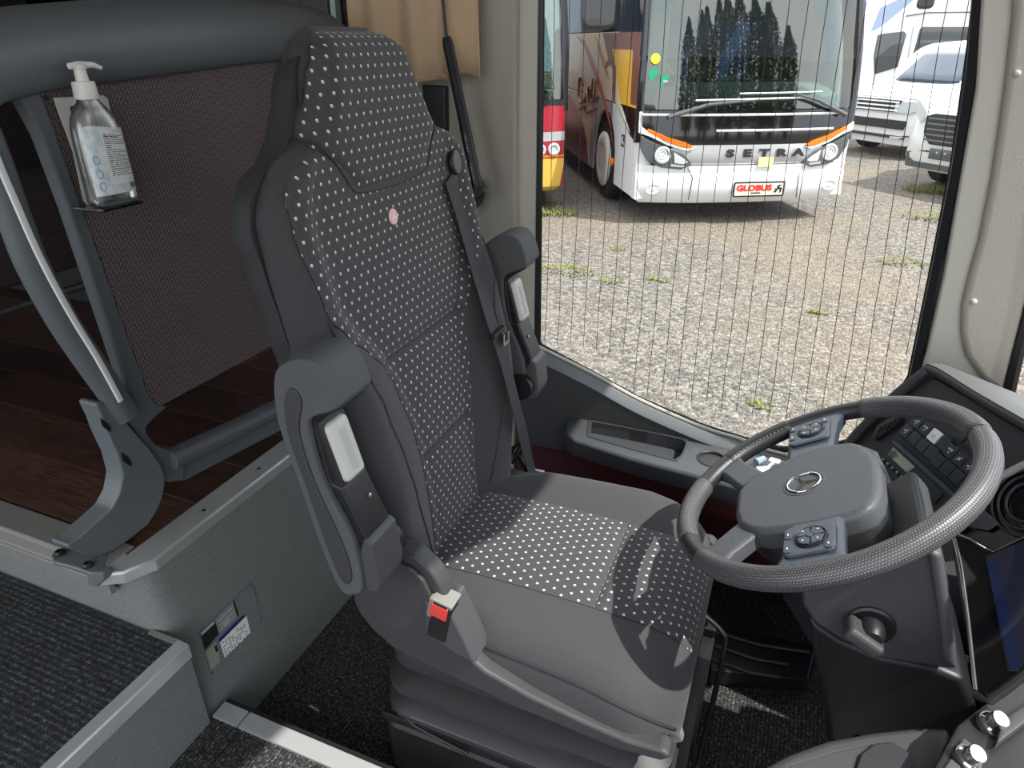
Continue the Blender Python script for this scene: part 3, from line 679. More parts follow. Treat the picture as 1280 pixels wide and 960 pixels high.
for k in range(4):
    mesh('wire_loom', tube(spline([V(-.56 + .01 * k, 1.285, .36), V(-.55 + .015 * k, 1.31, .38 + .012 * k), V(-.53, 1.33 + .006 * k, .35), V(-.50 + .01 * k, 1.33, .30)], 5), .004, 6), M['plastic_black'], seat)
# ================================================================== STEERING WHEEL
WC = at(1026.4, 603.5, y=1.011); WA = .546
WN = V(-math.sin(WA), 0, math.cos(WA)); WU = V(math.cos(WA), 0, math.sin(WA)); RW = .226
def wp_(a, b, h=0): return WC + WU * a + V(0, 1, 0) * b + WN * h
wheel = thing('steering_wheel', 'black leather steering wheel with perforated grips and grey hub', 'steering wheel', WC)
def arc(p0, p1, r, n=14, seg=60, ry=None, uvs=False, shrink=True):
    vs, uv = [], []
    for i in range(seg + 1):
        k = i / seg; ph = p0 + (p1 - p0) * k; e = WU * math.cos(ph) + V(0, 1, 0) * math.sin(ph); c = WC + e * RW
        f = 1 - (max(0, 1 - min(k, 1 - k) * seg / 2) ** 2) * .12 if shrink else 1
        for j in range(n):
            t = 2 * PI * j / n; vs.append(c + e * (r * f * math.cos(t)) + WN * ((ry or r) * f * math.sin(t)))
            uv.append((RW * ph, t * r))
    fs = []
    for i in range(seg):
        for j in range(n): fs.append((i * n + j, i * n + (j + 1) % n, (i + 1) * n + (j + 1) % n, (i + 1) * n + j))
    if uvs:   # repeat the seam column so the holes do not smear
        n2 = n + 1; vs2, uv2 = [], []
        for i in range(seg + 1):
            for j in range(n2): vs2.append(vs[i * n + j % n]); uv2.append((uv[i * n][0], 2 * PI * j / n * r))
        fs = [(i * n2 + j, i * n2 + j + 1, (i + 1) * n2 + j + 1, (i + 1) * n2 + j) for i in range(seg) for j in range(n)]
        return (vs2, fs), uv2
    return (vs, fs)
D = math.radians
mesh('rim', arc(0, 2 * PI, .0158, 14, 96, shrink=False), M['leather'], wheel, ang=180, merge=True)
for a0, a1 in ((-142, 6.5), (158, 202), (8, 72)):
    vf, uv = arc(D(a0), D(a1), .0178, 18, 70, .0185, uvs=True)
    mesh('grip_sleeve', vf, M['perf'], wheel, ang=180, uv=uv)
for a0, a1 in ((104, 140), (220, 236)):
    mesh('grip_sleeve', arc(D(a0), D(a1), .0168, 16, 30), M['leather'], wheel, ang=180)
# stitching on the leather next to the left spoke
mesh('stitching', join(*[box(WC + (WU * math.cos(D(a)) + V(0, 1, 0) * math.sin(D(a))) * (RW - .0135) + WN * (.006 + .004 * (k % 2)), (.002, .002, .004)) for k, a in enumerate(range(106, 138))]), M['alu_dull'], wheel, smooth=False)
# spokes
def spoke(p0, p1, w0, w1, th, name, m=None, dz=0):
    a = V(p0); b = V(p1); d = (b - a); L = d.length; d.normalize(); s = V(-d.y, d.x, 0) if True else None
    pts = []
    for k, (q, w) in enumerate(((0, w0), (.35, w0 * .9 + w1 * .1), (.75, w1 * .92), (1.0, w1 * 1.15))):
        c = a + d * (L * q)
        ring = [(c + s * (w / 2), th), (c + s * (w / 2 * .8), th + .004), (c - s * (w / 2 * .8), th + .004), (c - s * (w / 2), th), (c - s * (w / 2 * .9), th - .022), (c + s * (w / 2 * .9), th - .022)]
        pts.append([wp_(p.x, p.y, h + dz * (1 - q)) for p, h in ring])
    return mesh(name, loft(pts), m or M['hub_pad'], wheel, bevel=.002)
spoke((-.02, .09, 0), (-.012, .218, 0), .080, .095, .004, 'spoke', dz=-.004)
spoke((-.005, -.08, 0), (-.012, -.218, 0), .080, .095, .004, 'spoke', dz=-.004)
spoke((-.105, .05, 0), (-.172, .138, 0), .052, .050, .002, 'spoke', M['hub'], dz=-.010)
spoke((-.105, -.06, 0), (-.165, -.150, 0), .055, .056, .002, 'spoke', M['hub'], dz=-.010)
hubp = [(-.142, .050), (-.136, -.062), (-.098, -.105), (-.02, -.118), (.065, -.112), (.086, -.070), (.088, .035), (.060, .098), (.015, .112), (-.065, .100)]
hubr = [(p.x, p.y) for i in range(len(hubp)) for p in [V(*hubp[i], 0).lerp(V(*hubp[i - 1], 0), k) if k < .5 else V(*hubp[i], 0).lerp(V(*hubp[(i + 1) % len(hubp)], 0), 1 - k) for k in (.22, .80)]]
mesh('hub_cover', prism([wp_(a, b, -.035) for a, b in hubr], WN * .041), M['hub'], wheel, bevel=.012, seg=4)
mesh('hub_underside', prism([wp_(a * .93, b * .93, -.075) for a, b in hubp], WN * .05), M['plastic_black'], wheel, bevel=.012)
ec_ = wp_(-.024, .001, .006)
em = mesh('emblem', lathe([(.034, -.001), (.034, .0008), (.030, .0012), (.0285, -.0005), (.001, -.0005)], ec_, WN, 36), M['hub'], wheel, ang=30)
mesh('emblem_ring', tube([ec_ + (WU * math.cos(t) + V(0, 1, 0) * math.sin(t)) * .0262 + WN * .0016 for t in [2 * PI * k / 40 for k in range(40)]], .0016, 8, True), M['chrome'], em)
st_ = []
for k in range(3):
    a = k * 2 * PI / 3; dr = WU * math.cos(a) + V(0, 1, 0) * math.sin(a); sd = -WU * math.sin(a) + V(0, 1, 0) * math.cos(a)
    tip = ec_ + dr * .0255 + WN * .0012; c0 = ec_ + WN * .0040
    st_.append(([tip, ec_ + sd * .0042 + dr * .0024 + WN * .0006, ec_ - sd * .0042 + dr * .0024 + WN * .0006, c0], [(0, 1, 3), (0, 3, 2), (1, 2, 3), (0, 2, 1)]))
mesh('emblem_star', join(*st_), M['chrome'], em, smooth=False)
# button pads on the side spokes
for sg, cx, cy in ((1, -.018, .162), (-1, -.012, -.156)):
    pd = mesh('button_pad', prism([wp_(cx + a, cy + b, .006) for a, b in rrect(.072, .070, .012)], WN * .006), M['hub_pad'], wheel, bevel=.003)
    mesh('dial_rim', lathe([(.0235, 0), (.0235, .002), (.0215, .0032), (.020, .001), (.001, .001)], wp_(cx + .004, cy, .012), WN, 28), M['plastic_black'], pd)
    for k in range(4):
        t0 = k * PI / 2 + PI / 4; pts = [wp_(cx + .004 + r * math.cos(t), cy + r * math.sin(t), .013) for r, t in [(.0065, t0 + .75), (.019, t0 + .70), (.0205, t0), (.019, t0 - .70), (.0065, t0 - .75)]]
        mesh('dial_button', prism(pts, WN * .003), M['hub_pad'], pd, bevel=.0008, seg=1)
        mesh('symbol', box(wp_(cx + .004 + .0145 * math.cos(t0), cy + .0145 * math.sin(t0), .0165), (.0022, .0022, .0012)), M['mark'], pd, smooth=False)
    mesh('dial_centre', lathe([(.005, 0), (.0045, .004)], wp_(cx + .004, cy, .013), WN, 14), M['hub_pad'], pd)
    for a, b in ((.028, .024 * sg), (-.028, .02 * sg), (-.028, -.012 * sg)):
        mesh('push_button', prism([wp_(cx + a + p, cy + b + q, .011) for p, q in rrect(.011, .016, .004)], WN * .003), M['hub_pad'], pd, bevel=.0008, seg=1)
        mesh('symbol', box(wp_(cx + a, cy + b, .0145), (.002, .004, .001)), M['mark'], pd, smooth=False)
# ================================================================== STEERING COLUMN
colm = thing('steering_column', 'dark grained steering column shroud with ignition key below the wheel', 'steering column', (.25, 1.0, ZF))
mesh('collar', lathe([(.055, -.082), (.075, -.095), (.086, -.13), (.083, -.19)], WC, WN, 32, sx=1.0, sy=1.1), M['plastic_dark'], colm)
cy_ = .885
sh = [at(u, v, y=cy_) for u, v in ((1003, 742), (1010, 735), (1060, 722), (1120, 700), (1160, 682), (1182, 705), (1192, 770), (1198, 838), (1172, 836), (1150, 832), (1100, 824), (1050, 800), (1018, 780), (1003, 757))]
mesh('upper_shroud', prism(sh, (0, .20, 0)), M['plastic_dark'], colm, bevel=.016, seg=4)
lw = [at(u, v, y=cy_ + .012) for u, v in ((1010, 772), (1050, 800), (1100, 822), (1170, 836), (1205, 850), (1222, 890), (1225, 990), (1040, 990), (1032, 900), (1018, 830))]
mesh('lower_shroud', prism(lw, (0, .24, 0)), M['plastic_black'], colm, bevel=.012, seg=3)
M['side_strip'] = mat('side_strip', '#4a4b4d', .45, bump=(700, .3))
mesh('side_rib', prism([at(u, v, y=cy_ - .012) for u, v in ((1160, 688), (1178, 694), (1190, 768), (1197, 842), (1180, 826), (1172, 760))], (0, .05, 0)), M['side_strip'], colm, bevel=.007, seg=3)
kc = at(1088, 782, y=cy_ - .002)
ig = mesh('ignition_switch', lathe([(.034, .0), (.034, .004), (.030, .006), (.026, .003), (.001, .003)], kc + V(0, .003, 0), (0, -1, 0), 28), M['plastic_black'], colm)
kR = Matrix.Rotation(math.radians(28), 3, 'Y')
mesh('key_head', box(kc + V(-.010, -.022, -.004), (.058, .040, .024), kR), M['plastic_dark'], ig, bevel=.008, seg=4)
mesh('key_collar', lathe([(.019, 0), (.019, .02), (.014, .03)], kc, (0, -1, 0), 20), M['plastic_black'], ig)
# multi-function stalk with symbols, left of the hub
def wpx(u, v, h): return atp(u, v, WC + WN * h, WN)
stk = mesh('control_stalk', prism([wpx(u, v, -.075) for u, v in ((1060, 560), (1082, 557), (1096, 563), (1108, 588), (1119, 618), (1108, 626), (1090, 600), (1070, 572))], -WN * .03), M['side_strip'], colm, bevel=.006, seg=3)
mesh('stalk_key', prism([wpx(u, v, -.0745) for u, v in ((1068, 562), (1084, 560), (1087, 575), (1073, 576))], WN * .003), M['side_strip'], stk, bevel=.001)
mesh('stalk_key', prism([wpx(u, v, -.0745) for u, v in ((1077, 578), (1087, 577), (1091, 594), (1086, 594))], WN * .003), M['side_strip'], stk, bevel=.001)
for u, v, q in ((1075, 566, .006), (1078, 571, .003), (1095, 591, .007)): mesh('stalk_symbol', box(wpx(u, v, -.0705), (q, q, .001)), M['mark'], stk, smooth=False)
mesh('stalk_arm', tube([wpx(1110, 610, -.09), WC - WN * .14 + V(.0, .03, 0)], .014, 10), M['plastic_black'], colm)
# ================================================================== DASHBOARD
dash = thing('dashboard', 'dark dashboard with switch panel, air vent and digital tachograph slot', 'dashboard', (.45, 1.4, ZF))
er = V(math.cos(D(63)), -math.sin(D(63)), 0); hh = V(math.sin(D(63)), math.cos(D(63)), 0)
ecv = hh * math.sin(D(27)) + V(0, 0, 1) * math.cos(D(27)); DN = er.cross(ecv)
P0 = at(1150, 555, y=1.34)
def dp(u, v, h=0): return atp(u, v, P0 + DN * h, DN)
pan = [dp(u, v) for u, v in ((1064, 556), (1072, 546), (1112, 508), (1164, 470), (1222, 503), (1292, 546), (1300, 590), (1230, 630), (1150, 700), (1096, 655), (1082, 600))]
mesh('switch_panel', prism(pan, -DN * .05), M['panel_dark'], dash, bevel=.004)
hood = spline([dp(u, v, .006) for u, v in ((1060, 556), (1072, 541), (1110, 503), (1152, 468), (1168, 463), (1222, 496), (1298, 540))], 5)
mesh('hood_edge', tube(hood, .010, 10), M['plastic_dark'], dash)
M['dash_top'] = mat('dash_top', '#595b5c', .55, bump=(600, .3))
top = []
for p in hood[9:]:
    top.append([p + V(-.006, 0, .010), p + V(.02, .012, .010), p + V(.07, .035, -.012), p + V(.30, .10, -.10), p + V(.30, .10, -.2), p + V(.02, .012, -.05)])
mesh('dash_top', loft(top), M['dash_top'], dash, ang=50)
top = []
for p in hood[:12]: top.append([p + V(0, 0, .006), p + V(.02, .012, .008), p + V(.10, .04, -.02), p + V(.12, .04, -.25), p + V(.03, -.0, -.25)])
mesh('dash_side', loft(top), M['plastic_dark'], dash, ang=50)
mesh('dash_body', prism([(.13, 1.635, .30), (.13, 1.36, .28), (.20, 1.24, .27), (.34, 1.20, .40), (.60, 1.15, .45), (.60, 1.645, .45)], (0, 0, -.18)), M['console'], dash, bevel=.01)
mesh('dash_shell', box2((.44, .98, .12), (.62, 1.16, .47)), M['panel_dark'], dash, bevel=.02)
# air vent
vt = mesh('air_vent', prism([dp(u, v, .0) for u, v in ((1092, 548), (1098, 533), (1122, 520), (1132, 523), (1118, 537), (1097, 551))], DN * .006), M['plastic_black'], dash, bevel=.002)
for k in range(5):
    a, b = dp(1094 + k * 6.0, 547 - k * 3.6, .007), dp(1101 + k * 6.0, 533 - k * 3.2, .007)
    mesh('vent_slat', tube([a, b], .0018, 6), M['panel_dark'], vt)
# switch blocks: two rows of keys, laid out in the panel's own axes
def key(c, w, h, mt, name='switch', sym=None, par=None):
    k = mesh(name, prism([c + er * a + ecv * b for a, b in rrect(w, h, .0025)], DN * .007), mt, par or dash, bevel=.0015, seg=2)
    if sym:
        mesh('symbol', join(*[box(c + DN * .0075 + er * (a * w) + ecv * (b * h), (sx_, sx_, sx_)) for a, b, sx_ in sym]), M['mark'], par or dash, smooth=False)
    return k
SY = [[(-.1, 0, .003), (.12, .1, .003), (0, -.2, .002), (.1, -.1, .002)], [(-.15, .12, .003), (.1, .12, .0035), (0, -.15, .0025)], [(0, 0, .004), (.15, .15, .002), (-.15, -.15, .002)]]
M['key'] = mat('switch_key', '#2c3138', .35)
kb = dp(1113, 540); KW, KH = .0245, .0245
def pxaxes(): pass
c00 = dp(1137, 541); c01 = dp(1145, 527)
blk = mesh('switch_block', prism([c00 + er * a + ecv * b for a, b in ((-.018, -.016), (.094, -.016), (.098, -.006), (.098, .034), (.09, .042), (.004, .042), (-.014, .016))], DN * .004), M['plastic_black'], dash, bevel=.002)
for r in range(2):
    for k in range(4):
        c = c00 + er * (.0262 * k - (.004 if r else 0) + (.0 if r == 0 else .010)) + ecv * (.0268 * r) + DN * .003
        if k == 2 and r == 1: key(c, KW, KH, M['white_pl'], 'switch_label', [(-.1, 0, .002), (.1, .05, .002), (0, -.15, .002)], blk)
        else: key(c, KW, KH, M['key'], 'switch', SY[k % 3] if (r == 1 and k < 2) or (r == 0 and k == 0) else None, blk)
c10 = dp(1177, 578)
blk2 = mesh('switch_block', prism([c10 + er * a + ecv * b for a, b in ((-.018, -.016), (.094, -.016), (.098, .034), (.09, .042), (.004, .042), (-.014, .016))], DN * .004), M['plastic_black'], dash, bevel=.002)
for r in range(2):
    for k in range(4):
        c = c10 + er * (.0262 * k + (.0 if r == 0 else .006)) + ecv * (.0268 * r) + DN * .003
        key(c, KW, KH, M['key'], 'switch', SY[(k + 1) % 3] if r == 1 else None, blk2)
c20 = dp(1217, 546)
blk3 = mesh('switch_block', prism([c20 + er * a + ecv * b for a, b in rrect(.075, .045, .006)], DN * .004), M['plastic_black'], dash, bevel=.002)
for k in range(2): key(c20 + er * (.03 * k - .015) + DN * .003, .026, .034, M['key'], 'switch', SY[k], blk3)
# tachograph: display, buttons, card tray
tc0 = dp(1121, 553, .002)
def tq(a, b, h=0): return tc0 + er * a + ecv * b + DN * h
tg = mesh('tachograph', prism([tq(a, b) for a, b in ((-.004, .004), (.188, .004), (.188, -.056), (-.004, -.056))], DN * .006), M['panel_dark'], dash, bevel=.002)
mesh('top_bar', prism([tq(a, b, .006) for a, b in ((0, .001), (.184, .001), (.184, -.005), (0, -.005))], DN * .003), mat('blue_grey_bar', '#3f4c63', .3), tg, bevel=.001)
disp = mat('lcd', '#aeb9ac', .12, var=(38, '#5c6b60', .45, .6, (1, 1, 1)))
mesh('display', prism([tq(a, b, .006) for a, b in ((.008, -.010), (.078, -.010), (.078, -.028), (.008, -.028))], DN * .001), disp, tg, smooth=False)
for k in range(6):
    bt = mesh('tacho_button', prism([tq(.010 + .0155 * k + a, -.041 + b, .006) for a, b in rrect(.011, .008, .002)], DN * .002), M['panel_dark'], tg, bevel=.0006, seg=1)
    mesh('symbol', box(tq(.010 + .0155 * k, -.041, .0085), (.0026, .0026, .0026)), M['mark'], tg, smooth=False)
mesh('card_tray', prism([tq(a, b, .006) for a, b in ((.086, -.010), (.165, -.010), (.165, -.034), (.086, -.034))], DN * .002), M['panel_dark'], tg, bevel=.001)
mesh('card_slot', prism([tq(a, b, .006) for a, b in ((.086, -.043), (.180, -.043), (.180, -.049), (.086, -.049))], DN * .003), M['plastic_black'], tg, bevel=.001)
mesh('side_buttons', join(*[box(dp(u, v, .004), (.02, .004, .006)) for u, v in ((1098, 577), (1104, 583))]), M['side_strip'], dash, bevel=.001)
# instrument cluster at the right edge
CP = at(1240, 640, y=1.08)
def cp(u, v, h=0): return atp(u, v, CP + DN * h, DN)
cl = mesh('instrument_cluster', prism([cp(u, v) for u, v in ((1172, 668), (1205, 632), (1240, 607), (1300, 572), (1310, 700), (1245, 690), (1200, 672))], -DN * .06), M['gloss_black'], dash, bevel=.004)
mesh('bezel_strip', tube(spline([cp(u, v, .006) for u, v in ((1222, 620), (1240, 604), (1262, 590), (1300, 572))], 5), .006, 8), M['alu_dull'], cl)
for r_ in (.030, .042, .052):
    cc = cp(1283, 628, .004); mesh('gauge_ring', tube([cc + (er * math.cos(t) + ecv * math.sin(t)) * r_ for t in [2 * PI * k / 36 for k in range(36)]], .0022, 6, True), M['panel_dark'], cl)
mesh('cluster_panel', prism([cp(u, v, .004) for u, v in ((1206, 648), (1228, 634), (1250, 655), (1236, 664), (1215, 660))], DN * .004), M['console'], cl, bevel=.002)
# centre screen
SN = V(-.62, -.50, .60).normalized(); SP = at(1225, 770, y=.845)
def sp(u, v, h=0): return atp(u, v, SP + SN * h, SN)
scr = thing('touch_screen', 'glossy black touch screen with slim bright bezel edge right of the column', 'screen', SP + V(.05, .03, -.2))
mesh('bezel', prism([sp(u, v) for u, v in ((1186, 664), (1192, 662), (1240, 688), (1320, 650), (1320, 808), (1236, 872), (1218, 864))], -SN * .03), M['gloss_black'], scr, bevel=.004, seg=3)
mesh('bezel_edge', tube(spline([sp(u, v, .001) for u, v in ((1190, 666), (1200, 705), (1209, 770), (1215, 825), (1219, 862))], 5), .0022, 8), M['chrome'], scr)
mesh('bezel_edge', tube([sp(u, v, .001) for u, v in ((1194, 667), (1212, 674), (1232, 686))], .0014, 6), M['chrome'], scr)
mesh('display_glass', prism([sp(u, v, .0005) for u, v in ((1232, 696), (1320, 660), (1320, 800), (1274, 838), (1260, 838))], SN * .001), mat('screen_glass', '#1b1e2a', .04, coat=1), scr, smooth=False)
mesh('reflection_band', prism([sp(u, v, .0016) for u, v in ((1233, 700), (1243, 698), (1262, 765), (1278, 832), (1270, 838), (1262, 836))], SN * .0004), mat('reflection_blue', '#141c38', .06, emit=.06, coat=1), scr, smooth=False)  # bluish reflection painted onto the display as a faintly glowing band
mesh('lower_frame', tube([sp(u, v, .001) for u, v in ((1218, 868), (1236, 876), (1320, 812))], .006, 8), M['plastic_black'], scr)
# ---- foreground: padded armrest of the centre console with chrome knobs
FZ = .46
pad = thing('console_pad', 'grey leather padded console top with curved front edge, bottom right', 'console', (.2, .70, 0))
po = [at(u, v, z=FZ) for u, v in ((925, 990), (945, 962), (985, 940), (1035, 922), (1090, 912), (1145, 906), (1188, 906), (1192, 925), (1172, 990))]
mesh('pad_top', prism(po, (0, 0, -.05)), M['plastic_dark'], pad, bevel=.012, seg=4)
mesh('pad_inlay', prism([at(u, v, z=FZ + .001) for u, v in ((1060, 990), (1075, 945), (1092, 932), (1112, 930), (1140, 946), (1155, 990))], (0, 0, .006)), M['panel_dark'], pad, bevel=.004)
mesh('pad_seam', tube([at(u, v, z=FZ + .0015) for u, v in ((945, 985), (985, 957), (1040, 940), (1090, 930), (1110, 929))], .0010, 6), M['cover_lt'], pad)
mesh('pad_base', prism([p + V(.0, .02, -.05) for p in po[:5]] + [po[5] + V(-.06, .0, -.05), po[8] + V(-.08, 0, -.05)], (0, 0, -.40)), M['plastic_black'], pad)
lev = thing('gear_console', 'black console panel with two bright metal knobs, bottom right corner', 'console', (.40, .75, 0))
LZ = .52
mesh('panel_top', prism([at(u, v, z=LZ) for u, v in ((1196, 905), (1226, 882), (1290, 838), (1310, 990), (1150, 990))], (0, 0, -.04)), M['plastic_black'], lev, bevel=.006)
mesh('panel_ridge', prism([at(u, v, z=LZ + .002) for u, v in ((1250, 905), (1300, 872), (1300, 895), (1240, 940))], (0, 0, .012)), M['plastic_dark'], lev, bevel=.004)
mesh('panel_base', prism([at(u, v, z=LZ - .04) + V(.03, .02, 0) for u, v in ((1215, 905), (1290, 838), (1310, 990), (1190, 990))], (0, 0, -.45)), M['plastic_black'], lev)
for u, v in ((1238, 905), (1209, 948)):
    p = at(u, v, z=LZ + .004)
    kn = mesh('knob', lathe([(.013, 0), (.013, .004), (.0105, .006), (.0105, .018), (.0095, .021), (.002, .0225)], p, (.25, -.25, .9), 20), M['chrome'], lev)
    mesh('knob_skirt', lathe([(.016, -.003), (.015, .003)], p, (.25, -.25, .9), 20), M['plastic_dark'], lev)
for k in range(2):
    mesh('rocker_key', prism([at(u - 16 * k, v + 26 * k, z=LZ + .001) for u, v in ((1203, 925), (1216, 936), (1206, 950), (1193, 940))], (0, 0, .006)), M['side_strip'], lev, bevel=.002)
# ================================================================== SIDE CONSOLE with tray and cup holder
def cut(o, *cutters):
    for vf in cutters:
        c = mesh('cutter', vf, M['console'], None, smooth=False); md = o.modifiers.new('b', 'BOOLEAN'); md.object = c; md.operation = 'DIFFERENCE'; md.solver = 'EXACT'
        bpy.context.view_layer.update(); dg = bpy.context.evaluated_depsgraph_get()
        me = bpy.data.meshes.new_from_object(o.evaluated_get(dg)); o.modifiers.remove(md); old = o.data; o.data = me; bpy.data.meshes.remove(old)
        cm = c.data; bpy.data.objects.remove(c); bpy.data.meshes.remove(cm)
    o.data.polygons.foreach_set('use_smooth', [True] * len(o.data.polygons)); o.data.set_sharp_from_angle(angle=D(35))
CZ = .312
con = thing('side_console', 'grey side console with storage tray and cup holder below the window', 'console', (-.3, 1.6, .15))
ct_ = [at(u, v, z=CZ) for u, v in ((706, 527), (709, 520), (718, 517), (760, 526), (890, 556), (1000, 578), (1000, 630), (940, 614), (880, 597), (790, 573), (716, 549), (707, 541))]
top_ = mesh('console_top', prism(ct_, (0, 0, -.055)), M['console'], con, bevel=.010, seg=4)
tr = [at(u, v, z=CZ) for u, v in ((737, 529), (741, 527), (800, 538), (852, 549), (858, 553), (853, 568), (846, 574), (836, 574), (745, 549), (735, 542))]
chp = at(890, 574, z=CZ)
cut(top_, prism([p + V(0, 0, .02) for p in tr], (0, 0, -.058)), lathe([(.033, -.05), (.036, .02)], chp, n=28))
mesh('tray_rim', tube(spline([p + V(0, 0, .0005) for p in tr], 4, True), .0028, 6, True), M['plastic_dark'], con)
mesh('cup_ring', lathe([(.0335, -.04), (.0335, .001), (.036, .0025), (.0395, .001), (.0395, -.003), (.0345, -.003)], chp, n=28), M['plastic_black'], con)
mesh('cup_floor', lathe([(.0345, -.05), (.0345, -.048)], chp, n=24), M['plastic_black'], con)
mesh('console_underside', prism([p + V(0, .012, -.055) for p in ct_], (0, 0, -.06)), M['maroon'], con, bevel=.01)
wt = mesh('white_clip', join(box(at(955, 588, z=.335), (.035, .022, .012), Matrix.Rotation(.5, 3, 'Z')), box(at(968, 577, z=.335), (.026, .02, .01), Matrix.Rotation(-.2, 3, 'Z')), tube([at(955, 588, z=.340), at(968, 577, z=.340)], .004, 6)), M['white_pl'], bevel=.003)
tag(wt, 'small white plastic clip lying on the console behind the wheel', 'clip')
wt = mesh('yellow_tag', prism([at(u, v, z=.320) for u, v in ((928, 588), (933, 584), (950, 596), (945, 601))], (0, 0, .003)), mat('yellow_tag', '#c9d02c', .5)); tag(wt, 'small yellow plastic tag beside the white clip on the console', 'tag')
wt = mesh('pen_cap', tube([at(945, 578, z=.325), at(955, 573, z=.328)], [.010, .008], 10), mat('blue_grey_plastic', '#8ea3b3', .25)); tag(wt, 'short blue-grey plastic cap beside the white clip', 'cap')
# ---- footwell
struct('wall_front', box2((.62, .70, ZF), (.70, 1.66, .50)), M['plastic_black'])
fw = thing('foot_plate', 'black ribbed foot plate in the dark footwell under the wheel', 'foot plate', (.2, 1.5, ZF))
mesh('plate', prism([at(u, v, z=-.05) for u, v in ((892, 782), (1020, 806), (1010, 850), (888, 838))], (0, 0, -.045)), M['plastic_black'], fw, bevel=.004)
for l in (((896, 790), (950, 806), (1012, 815)), ((894, 807), (945, 824), (985, 830)), ((892, 825), (940, 841), (975, 846))):
    mesh('rib', tube([at(u, v, z=-.046) for u, v in l], .004, 6), M['plastic_dark'], fw)
# ================================================================== PARTITION behind the driver
XP = -1.10
def pp(u, v, dx=0): return at(u, v, x=XP + dx)
par = thing('partition', 'grey partition frame with dark woven panel and curved grab post behind the driver seat', 'partition', (-1.12, 1.05, ZP))
pnl = [pp(u, v) for u, v in ((46, 108), (60, 150), (90, 232), (140, 372), (165, 440), (184, 492), (190, 503), (199, 509), (212, 503), (345, 431))] + [V(XP, 1.42, .60), V(XP, 1.45, 1.26), pp(350, 73), pp(200, 93)]
fab = mesh('fabric_panel', prism(pnl, (-.02, 0, 0)), M['woven'], par, bevel=.006)
for u, v in ((58, 122), (124, 323), (171, 460)): mesh('panel_rivet', lathe([(.004, -.001), (.004, .001), (.002, .002)], pp(u, v) + V(.0005, 0, 0), (1, 0, 0), 10), M['plastic_black'], fab)
# padded top beam
rings = []
BT = [(-150, 40, 175), (-60, 33, 165), (0, 22, 128), (60, 14, 112), (130, 8, 103), (200, 3, 94), (300, 2, 80), (370, 6, 73), (400, 14, 70), (418, 24, 69), (428, 36, 70)]
for u, a, b in BT:
    t_, b_ = pp(u, a - 6), pp(u, b); y = b_.y; zt, zb = t_.z, b_.z; h = zt - zb
    if u >= 400: h *= 1
    rings.append([V(XP + dx, y, zb + h * k) for dx, k in ((.012, 0), (.028, .06), (.036, .22), (.038, .5), (.030, .78), (.008, .95), (-.03, 1.0), (-.08, .97), (-.10, .8), (-.10, .2), (-.07, 0))])
mesh('top_beam', loft(rings), M['plastic_grey'], par, ang=70)
# inner frame member and corner plate, lower tube
mem = [pp(u, v, .004) for u, v in ((24, 118), (48, 108), (66, 150), (94, 232), (144, 372), (169, 440), (186, 490), (197, 506), (212, 508), (190, 527), (184, 535), (186, 545), (197, 557), (212, 563), (232, 561), (232, 600), (212, 604), (203, 600), (188, 565), (150, 512), (154, 500), (160, 488), (150, 455), (138, 420), (86, 262), (52, 170))]
mesh('side_frame', prism(mem, (-.03, 0, 0)), M['plastic_grey'], par, bevel=.007, seg=3)
lt = [pp(226, 561), pp(300, 527), pp(350, 502)]; e_ = (lt[2] - lt[0]).normalized(); lt = [lt[0] - e_ * .035, lt[1], lt[2], lt[2] + e_ * .35]
mesh('lower_tube', tube([p + V(.002, 0, -.012) for p in lt], .024, 14, ry=.022), M['plastic_grey'], par)
mesh('lower_web', prism([pp(212, 566, -.006), pp(350, 505, -.006), pp(350, 505, -.006) + e_ * .3, pp(350, 541, -.006) + e_ * .3, pp(350, 541, -.006), pp(232, 601, -.006), pp(212, 603, -.006)], (-.016, 0, 0)), M['plastic_grey'], par, bevel=.005)
# curved grab post with its bright stripe
gp = spline([pp(u, v, .012) for u, v in ((-55, 90), (-38, 130), (-12, 190), (20, 278), (41, 332), (76, 397), (108, 446), (136, 486), (158, 520))], 6)
mesh('grab_post', tube(gp, .0245, 14, ry=.020), M['plastic_grey'], par)
spt = spline([pp(u, v, .037) for u, v in ((-22, 150), (1, 210), (20, 254), (40, 300), (62, 345), (92, 399), (122, 448), (151, 501))], 6)
mesh('bright_stripe', tube(spt, .0058, 8, ry=.0035), mat('white_stripe', '#dfe3e4', .3), par)
# foot bracket bolted to the platform edge
br = [(119, 506), (124, 502), (131, 503), (140, 509), (160, 530), (187, 560), (200, 578), (206, 592), (207, 606), (203, 624), (196, 640), (186, 656), (165, 673), (150, 684), (138, 691), (122, 696), (104, 692), (86, 686), (84, 681), (95, 675), (118, 655), (139, 636), (149, 617), (153, 595), (147, 570), (134, 542), (128, 525)]
def bd(u, v):
    k = max(0, min(1, (v - 600) / 110)); return pp(u, v, .016 - .03 * k)
bk = mesh('foot_bracket', prism([bd(u, v) for u, v in br], (-.045, 0, 0)), M['plastic_grey2'], par, bevel=.011, seg=4)
for u, v, r in ((128, 527, .012), (154, 570, .014)):
    mesh('bolt_pocket', prism([bd(u + a, v + b) + V(.001, 0, 0) for a, b in ((-4, -5), (6, 2), (10, 9), (9, 13), (-1, 6))], (.0015, 0, 0)), M['plastic_black'], bk, bevel=.0005, seg=1)
fb = mesh('foot_base', prism([at(u, v, z=ZP + .008) for u, v in ((63, 694), (68, 688), (88, 679), (130, 684), (136, 692), (126, 714), (112, 716), (90, 708), (66, 702))], (0, 0, -.012)), M['plastic_grey2'], par, bevel=.004, seg=3)
